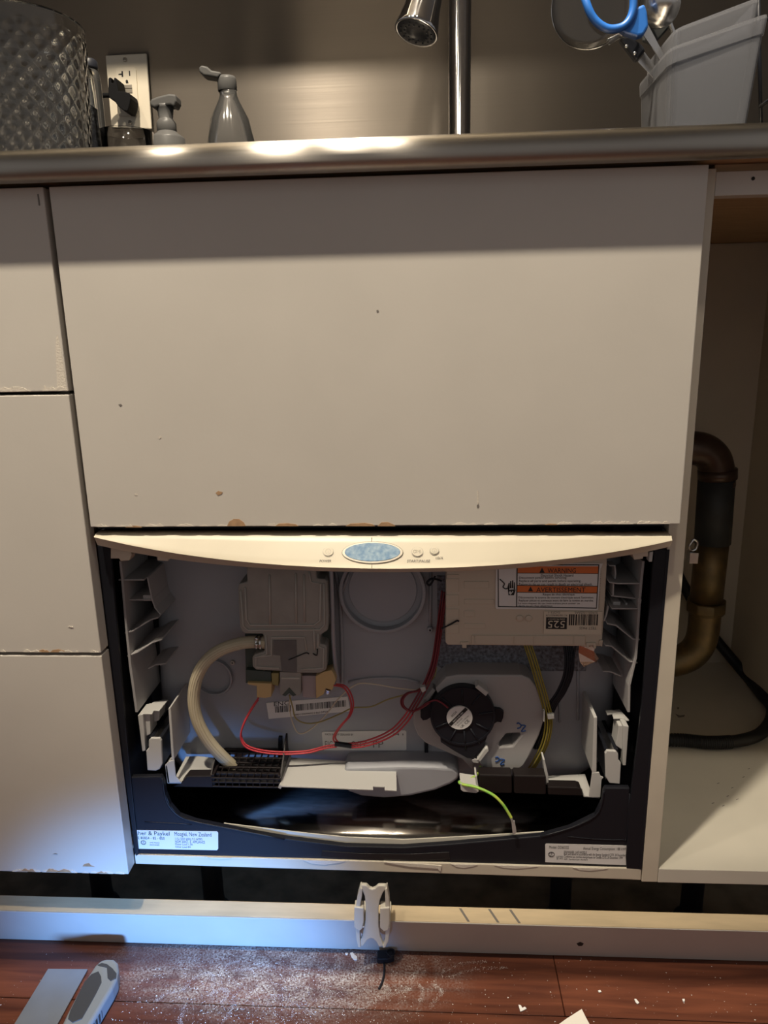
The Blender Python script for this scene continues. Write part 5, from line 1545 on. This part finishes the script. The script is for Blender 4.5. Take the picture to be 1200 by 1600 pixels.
hT = 1.0665 - ZT
prof = [(0, 0), (vR * 0.86, 0)] + [(vR * (0.88 + 0.12 * k / 90), 0.003 + (hT - 0.003) * k / 90) for k in range(91)]
inner = [(r - 0.0035, max(h, 0.006)) for r, h in prof[1:]][::-1]
b.lathe(prof, (vx, 0.14, ZT), seg=240, mod=diamonds)
b.lathe([prof[-1], (vR - 0.001, hT + 0.0012), (vR - 0.0035, hT)] + inner + [(0, 0.006)], (vx, 0.14, ZT), seg=150)
tag(b.build('glass_pitcher', origin=(vx, 0.14, ZT)), 'large clear pitcher with a diamond texture standing at the left end of the worktop', 'pitcher')

jx = -0.3587
jr = -0.348 - jx
b = B('clear_glass')
hj = 1.0586 - ZT
shell(b, [(0, 0), (jr, 0), (jr, 0.006), (jr, hj * .82), (jr * .9, hj * .93), (jr * .8, hj)], 0.0016, (jx, 0.25, ZT), 28)
t = thing('grain_jar', 'slim glass jar filled with black grains beside the pitcher', 'jar', (jx, 0.25, ZT))
b.build('glass', t)
b = B('dark_grains').lathe([(0, 0.002), (jr * .90, 0.002), (jr * .90, hj * .70), (jr * .5, hj * .73), (0, hj * .74)], (jx, 0.25, ZT), seg=28)
b.build('grains', t)
bx = -0.4
br = -0.385 - bx
hb_ = 1.1024 - ZT
t = thing('capped_bottle', 'pale bottle with a round black cap behind the grain jar', 'bottle', (bx, 0.36, ZT))
b = B('clear_plastic')
shell(b, [(0, 0), (br, 0), (br, 0.004), (br, hb_ * .86), (br * .93, hb_ * .92), (br * .78, hb_ * .95)], 0.0015, (bx, 0.36, ZT), 28)
b.build('glass', t)
B('amber_liquid').lathe([(0, hb_ * .60), (br * .88, hb_ * .60), (br * .88, hb_ * .88), (br * .7, hb_ * .93), (0, hb_ * .93)], (bx, 0.36, ZT), seg=28).build('pale_contents', t)
B('black_plastic').lathe([(br * .70, hb_ * .95), (br * .86, hb_ * .95), (br * .88, hb_ * .96), (br * .86, hb_ * 1.0), (br * .7, hb_ * 1.012), (0, hb_ * 1.014)], (bx, 0.36, ZT), seg=28).build('cap', t)

gx = -0.3261
gr_ = -0.2925 - gx
b = B('thin_clear')
hg = 0.9951 - ZT
shell(b, [(0, 0), (gr_ * .55, 0), (gr_ * .78, hg * .25), (gr_ * .93, hg * .6), (gr_, hg)], 0.0018, (gx, 0.28, ZT), 40)
tag(b.build('glass_bowl', origin=(gx, 0.28, ZT)), 'small clear glass bowl below the wall outlet', 'bowl')

# ---- foam pump
YQ = 0.40
px_ = -0.3127
t = thing('foam_pump', 'small white foam pump dispenser between the outlet and the clear soap bottle', 'dispenser', (px_, YQ, ZT))
zz = lambda v: v - ZT
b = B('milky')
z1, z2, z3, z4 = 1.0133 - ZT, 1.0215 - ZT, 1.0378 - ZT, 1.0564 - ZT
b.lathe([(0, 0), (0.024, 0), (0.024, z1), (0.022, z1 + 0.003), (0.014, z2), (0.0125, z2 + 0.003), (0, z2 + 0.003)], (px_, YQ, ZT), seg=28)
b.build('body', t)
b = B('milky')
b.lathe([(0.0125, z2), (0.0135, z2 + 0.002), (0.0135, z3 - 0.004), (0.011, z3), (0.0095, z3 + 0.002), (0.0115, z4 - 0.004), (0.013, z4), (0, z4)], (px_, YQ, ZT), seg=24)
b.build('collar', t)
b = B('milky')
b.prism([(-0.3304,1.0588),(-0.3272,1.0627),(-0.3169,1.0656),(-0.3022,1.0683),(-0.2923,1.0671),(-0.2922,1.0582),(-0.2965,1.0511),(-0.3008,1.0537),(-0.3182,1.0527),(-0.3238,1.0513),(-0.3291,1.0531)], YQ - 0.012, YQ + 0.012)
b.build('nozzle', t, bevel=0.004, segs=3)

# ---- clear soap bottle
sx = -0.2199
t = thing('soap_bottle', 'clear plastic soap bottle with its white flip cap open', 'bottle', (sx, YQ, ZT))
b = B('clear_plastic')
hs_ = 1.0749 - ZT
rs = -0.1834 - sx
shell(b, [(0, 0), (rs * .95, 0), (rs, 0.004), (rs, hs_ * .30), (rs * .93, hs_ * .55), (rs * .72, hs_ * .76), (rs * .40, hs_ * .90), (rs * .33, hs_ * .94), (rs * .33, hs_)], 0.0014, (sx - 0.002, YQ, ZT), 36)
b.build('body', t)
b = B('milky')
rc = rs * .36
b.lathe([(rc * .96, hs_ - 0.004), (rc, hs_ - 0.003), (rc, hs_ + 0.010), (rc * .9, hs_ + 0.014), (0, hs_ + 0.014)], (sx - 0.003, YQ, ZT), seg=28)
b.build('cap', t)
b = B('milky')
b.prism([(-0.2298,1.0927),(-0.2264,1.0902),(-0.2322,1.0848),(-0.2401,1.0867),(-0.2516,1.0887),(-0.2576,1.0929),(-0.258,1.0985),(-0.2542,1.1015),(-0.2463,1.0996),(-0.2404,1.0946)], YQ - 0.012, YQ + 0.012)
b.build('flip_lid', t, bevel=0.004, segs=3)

# ---- faucet
fy = 0.42
fx = 0.0976
t = thing('faucet', 'tall chrome faucet with a pull down spray head', 'faucet', (fx, fy, ZT))
b = B('chrome')
b.lathe([(0, 0), (0.026, 0), (0.026, 0.004), (0.022, 0.006), (0.0165, 0.007), (0.0165, 0.012), (0.0152, 0.013), (0.0152, 0.40)], (fx, fy, ZT), seg=40)
arc = []
zz0 = ZT + 0.40
hx0, hy0, hz0 = (0.04,0.235,1.0758)
dx, dy = hx0 + 0.012 - fx, hy0 + 0.012 - fy
for k in range(13):
    a = math.pi * k / 12
    s_ = (1 - math.cos(a)) / 2
    arc.append((fx + dx * s_, fy + dy * s_, zz0 + 0.10 * math.sin(a) - 0.06 * s_))
b.build('spout_tube', t)
B('chrome').tube(arc, 0.0148, 24, sub=3).build('spout_arc', t)
axv = Vector((0.28, 0.22, 1.0)).normalized()
hc_ = Vector((hx0, hy0, hz0))
b = B('chrome')
b.lathe([(0.0225, 0.0012), (0.0248, 0.0), (0.0256, 0.002), (0.0248, 0.005), (0.0215, 0.022), (0.0190, 0.045), (0.0180, 0.075), (0.0175, 0.11), (0.0165, 0.112), (0.0150, 0.118), (0, 0.118)], hc_, axis=axv, seg=44)
b.build('spray_head', t)
b = B('black_plastic')
b.lathe([(0, 0.0010), (0.0100, 0.0008), (0.0104, 0.0002), (0.0225, 0.0002), (0.0232, 0.0014), (0, 0.004)], hc_, axis=axv, seg=40)
u_ = axv.cross(Vector((0, 1, 0))).normalized()
w_ = axv.cross(u_)
for k in range(14):
    a = 2 * math.pi * k / 14
    b.lathe([(0, -0.0009), (0.0011, -0.0006), (0.0013, 0.0006), (0, 0.0006)], hc_ + u_ * math.cos(a) * 0.0135 + w_ * math.sin(a) * 0.0135, axis=axv, seg=8)
    b.lathe([(0, -0.0009), (0.0011, -0.0006), (0.0013, 0.0006), (0, 0.0006)], hc_ + u_ * math.cos(a + .2) * 0.0185 + w_ * math.sin(a + .2) * 0.0185, axis=axv, seg=8)
b.build('spray_face', t)
b = B('black_plastic')
fwd = Vector((-0.05, -1, 0.2)).normalized()
bc = hc_ + axv * 0.052 + fwd * 0.0165
q = []
sd_ = axv.cross(fwd).normalized()
for k in range(20):
    a = 2 * math.pi * k / 20
    q.append(bc + sd_ * math.cos(a) * 0.0085 + axv * math.sin(a) * 0.017)
b.plate(q, 0.004, fwd)
b.build('spray_button', t, bevel=0.0012)

# ---- wall outlet with plug
t = thing('wall_outlet', 'ivory wall outlet plate with a dual receptacle on the steel backsplash', 'outlet', (-0.4313,0.586,1.1281))
b = B('plate_ivory')
b.prism([(-0.4621,1.1822),(-0.3948,1.1827),(-0.3971,1.0722),(-0.4642,1.0769)], 0.5815, 0.5875)
b.build('plate', t, bevel=0.0016)
b = B('plate_ivory')
b.prism([(-0.4466,1.1626),(-0.4171,1.1628),(-0.4133,1.1595),(-0.4153,1.0999),(-0.4204,1.0925),(-0.4481,1.0925),(-0.4508,1.0973)], 0.5795, 0.5820)
b.use('bezel_grey')
b.prism([(-0.4369,1.138),(-0.4222,1.1379),(-0.4224,1.1324),(-0.437,1.1324)], 0.5785, 0.5798)
b.prism([(-0.4371,1.1315),(-0.4224,1.1314),(-0.4226,1.1259),(-0.4372,1.1259)], 0.5785, 0.5798)
b.use('ink')
for q in ([(-0.4374,1.1579),(-0.4348,1.1578),(-0.4351,1.1495),(-0.4378,1.1496)], [(-0.4425,1.1544),(-0.4372,1.1547),(-0.4375,1.1524),(-0.4427,1.1526)], [(-0.4253,1.1579),(-0.4232,1.1579),(-0.4235,1.1505),(-0.4255,1.1506)], [(-0.4321,1.1439),(-0.4298,1.1456),(-0.4279,1.1437),(-0.4277,1.14),(-0.432,1.1402)]):
    b.prism(q, 0.5790, 0.5797)
b.build('receptacle', t, bevel=0.0004)
for q in [(-0.4305,0.581,1.1748),(-0.4321,0.581,1.0829)]:
    b = B('bezel_grey')
    b.lathe([(0, -0.0012), (0.003, -0.0008), (0.0036, 0.0), (0, 0.0)], q, axis=(0, 1, 0), seg=16)
    b.use('ink').box(q[0] - 0.0025, q[0] + 0.0025, q[1] - 0.0015, q[1] - 0.0010, q[2] - 0.0004, q[2] + 0.0004)
    b.build('screw', t)
t = thing('power_plug', 'black power plug with its cable in the lower socket of the outlet', 'plug', (-0.433,0.57,1.1117))
b = B('matte_black')
b.prism([(-0.447,1.1371),(-0.4446,1.1398),(-0.4416,1.1387),(-0.4424,1.1315),(-0.4393,1.1313),(-0.4374,1.1391),(-0.4343,1.1385),(-0.4326,1.1256),(-0.4323,1.1192),(-0.424,1.1188),(-0.4149,1.1158),(-0.4136,1.1083),(-0.4167,1.0992),(-0.4208,1.09),(-0.427,1.0912),(-0.4357,1.098),(-0.4401,1.1056),(-0.447,1.1095),(-0.4496,1.1142)], 0.545, 0.5780)
b.build('plug_body', t, bevel=0.003, segs=3)
b = B('matte_black').tube([(-0.4429,0.562,1.1164),(-0.4545,0.555,1.1168),(-0.4671,0.545,1.1136),(-0.4837,0.53,1.1083),(-0.5065,0.5,1.0957)], 0.0036, 10, sub=5)
b.build('cable', t)

# ---- nested translucent boxes with utensils
def bin_box(name, K, zt, zb_, shrink, label, wall=0.0022, lip=0.006):
    """a tapered four sided box: K are the four rim corners in plan, drawn in towards the centre by shrink at the base."""
    cx_, cy_ = sum(k[0] for k in K) / 4, sum(k[1] for k in K) / 4

    def ring(f_, inset):
        out = []
        n = len(K)
        for i_ in range(n):
            p, q, r = Vector(K[i_ - 1]), Vector(K[i_]), Vector(K[(i_ + 1) % n])
            d1, d2 = (p - q).normalized(), (r - q).normalized()
            rad = 0.012
            for s_ in range(6):
                w = s_ / 5
                a_, b__ = q + d1 * rad, q + d2 * rad
                pt = a_ * (1 - w) ** 2 + q * 2 * w * (1 - w) + b__ * w ** 2
                v_ = pt - Vector((cx_, cy_))
                pt = Vector((cx_, cy_)) + v_ * (f_ - inset / v_.length)
                out.append((pt.x, pt.y))
        return out
    levels = [(0.0, shrink, 0), (0.1, shrink + (1 - shrink) * .1, 0), (0.5, shrink + (1 - shrink) * .5, 0), (0.86, shrink + (1 - shrink) * .86, 0), (0.865, shrink + (1 - shrink) * .865, -0.0022), (0.97, 1.0, -0.0022), (1.0, 1.0, -0.0016)]
    inn = [(1.0, 1.0, wall), (0.87, shrink + (1 - shrink) * .87, wall), (0.5, shrink + (1 - shrink) * .5, wall), (0.02, shrink, wall)]
    b_ = B('frosted')
    rows_ = []
    for (h, f_, ins) in levels + inn:
        z_ = zb_ + (zt - zb_) * h
        rows_.append([(x_, y_2, z_) for x_, y_2 in ring(f_, ins)])
    n = len(rows_[0])
    vs = [p for r in rows_ for p in r]
    fs = [(i_ * n + j, i_ * n + (j + 1) % n, (i_ + 1) * n + (j + 1) % n, (i_ + 1) * n + j) for i_ in range(len(rows_) - 1) for j in range(n)]
    fs += [tuple(range(n))[::-1], tuple((len(rows_) - 1) * n + j for j in range(n))]
    b_.add(vs, fs, smooth=False)
    o_ = b_.build(name)
    return tag(o_, label, 'bin')


KA = [(0.366, 0.070), (0.303, 0.152), (0.304, 0.275), (0.372, 0.255)]
bin_box('plastic_bin', KA, 1.0235, ZT, 0.84, 'translucent plastic bin in front, holding a second bin nested inside it')
KB = [(0.3625, 0.084), (0.3085, 0.156), (0.3090, 0.266), (0.3670, 0.248)]
bin_box('plastic_bin', KB, 1.0420, ZT + 0.010, 0.84, 'translucent inner bin standing taller inside the front bin and holding utensils')

# scissors with blue handles leaning out to the left
def ribbon_loop(b_, pts, r, seg=12):
    b_.tube(pts, r, seg, closed=True, sub=5)


t = thing('scissors', 'scissors with blue loop handles leaning out of the inner bin', 'scissors', (0.2703,0.19,1.0525))
b = B('blue_handle')
ribbon_loop(b, [(0.2179,0.185,1.0948),(0.2218,0.18,1.075),(0.2305,0.18,1.0615),(0.2443,0.18,1.0531),(0.2589,0.18,1.0543),(0.2671,0.18,1.0624),(0.2695,0.18,1.0759),(0.2652,0.18,1.0938),(0.249,0.185,1.1111),(0.2291,0.185,1.1108)], 0.0042)
b.build('handle', t)
b = B('blue_handle')
b.prism([(0.2534,1.0551),(0.2653,1.0582),(0.2724,1.0723),(0.2815,1.0755),(0.2847,1.067),(0.287,1.0537),(0.2821,1.0455),(0.2755,1.0445),(0.2625,1.0487)], 0.180, 0.192)
b.build('handle_shank', t, bevel=0.003, segs=3)
b = B('steel')
b.prism([(0.2789,1.0546),(0.288,1.059),(0.3168,1.0138),(0.3143,1.0114)], 0.1885, 0.1905)
b.build('blade', t, bevel=0.0004)
t = thing('glass_disc', 'clear round lens-like disc hanging behind the blue scissors', 'disc', (0.2304,0.2,1.082))
b = B('clear_glass')
lc = (0.2312,0.205,1.0868)
b.lathe([(0, -0.003), (0.034, -0.002), (0.042, 0.0), (0.0435, 0.0015), (0.042, 0.003), (0.034, 0.001), (0, 0.0)], lc, axis=(0.25, 1, 0.1), seg=44)
b.build('disc', t)
b = B('clear_plastic')
b.prism([(0.2477,1.0504),(0.2618,1.056),(0.2648,1.0528),(0.2514,1.0453)], 0.200, 0.206)
b.build('tab', t, bevel=0.001)
t = thing('kitchen_knife', 'knife with a black riveted handle tucked below the scissors', 'knife', (0.2761,0.21,1.0435))
b = B('black_plastic')
b.prism([(0.2624,1.0521),(0.2719,1.0555),(0.2863,1.0462),(0.2922,1.0397),(0.2832,1.0287)], 0.205, 0.217)
b.build('handle', t, bevel=0.003, segs=3)
b = B('steel')
for q in [(0.2705,0.2045,1.0438),(0.2799,0.2045,1.0365)]:
    b.lathe([(0, -0.0006), (0.0017, -0.0004), (0.0018, 0.001), (0, 0.001)], q, axis=(0, 1, 0), seg=14)
b.split('rivet', t)
b = B('steel')
b.prism([(0.2851,1.0299),(0.2921,1.0391),(0.3247,1.0009),(0.3224,0.9946)], 0.2105, 0.2118)
b.build('blade', t, bevel=0.0003)
t = thing('serving_spoon', 'shiny steel serving spoon with its bowl up at the rim of the inner bin', 'spoon', (0.3021,0.2,1.0729))
b = B('steel')
sc_ = (0.3016,0.2,1.0802)
b.lathe([(0, -0.010), (0.010, -0.0085), (0.018, -0.004), (0.0215, 0.0006), (0.0225, 0.001), (0.0205, 0.0004), (0.017, -0.0025), (0.009, -0.0065), (0, -0.008)], sc_, axis=(0.55, 0.75, 0.45), seg=36)
b.build('bowl', t)
b = B('steel').tube([(0.3103,0.205,1.0744),(0.3238,0.21,1.0509),(0.3372,0.215,1.0142)], 0.0028, 10, sub=4)
b.build('stem', t)
t = thing('black_ladle', 'dark plastic ladle handle standing between the scissors and the spoon', 'ladle', (0.2947,0.215,1.0663))
b = B('rubber')
b.prism([(0.2879,1.0863),(0.3,1.0895),(0.3195,1.0652),(0.3145,1.0592),(0.3029,1.0472),(0.2902,1.0502)], 0.213, 0.219)
b.build('handle', t, bevel=0.002, segs=2)
b = B('ink')
for q in [(0.2947,0.2128,1.0766),(0.2994,0.2128,1.0684)]:
    b.lathe([(0, -0.0003), (0.0013, -0.0003), (0.0013, 0.0008), (0, 0.0008)], q, axis=(0, 1, 0), seg=12)
b.split('hole', t)
t = thing('dish_rack', 'black wire dish rack just right of the plastic bins', 'rack', (0.4444,0.25,0.9736))
for q in ([(0.4226,0.24,1.0685),(0.4282,0.22,1.0712),(0.4543,0.2,1.0846)], [(0.4337,0.24,0.9875),(0.4367,0.22,0.99),(0.4635,0.2,1.005)]):
    B('black_plastic').tube(q, 0.0020, 8, sub=1).build('wire', t)
for q in ([(0.4475,0.2,1.1143),(0.4577,0.2,1.0665),(0.4767,0.2,0.9507)], [(0.4181,0.245,1.1342),(0.4272,0.245,1.0585),(0.4385,0.245,0.9685)]):
    B('black_plastic').tube(q, 0.0022, 8, sub=1).build('upright', t)
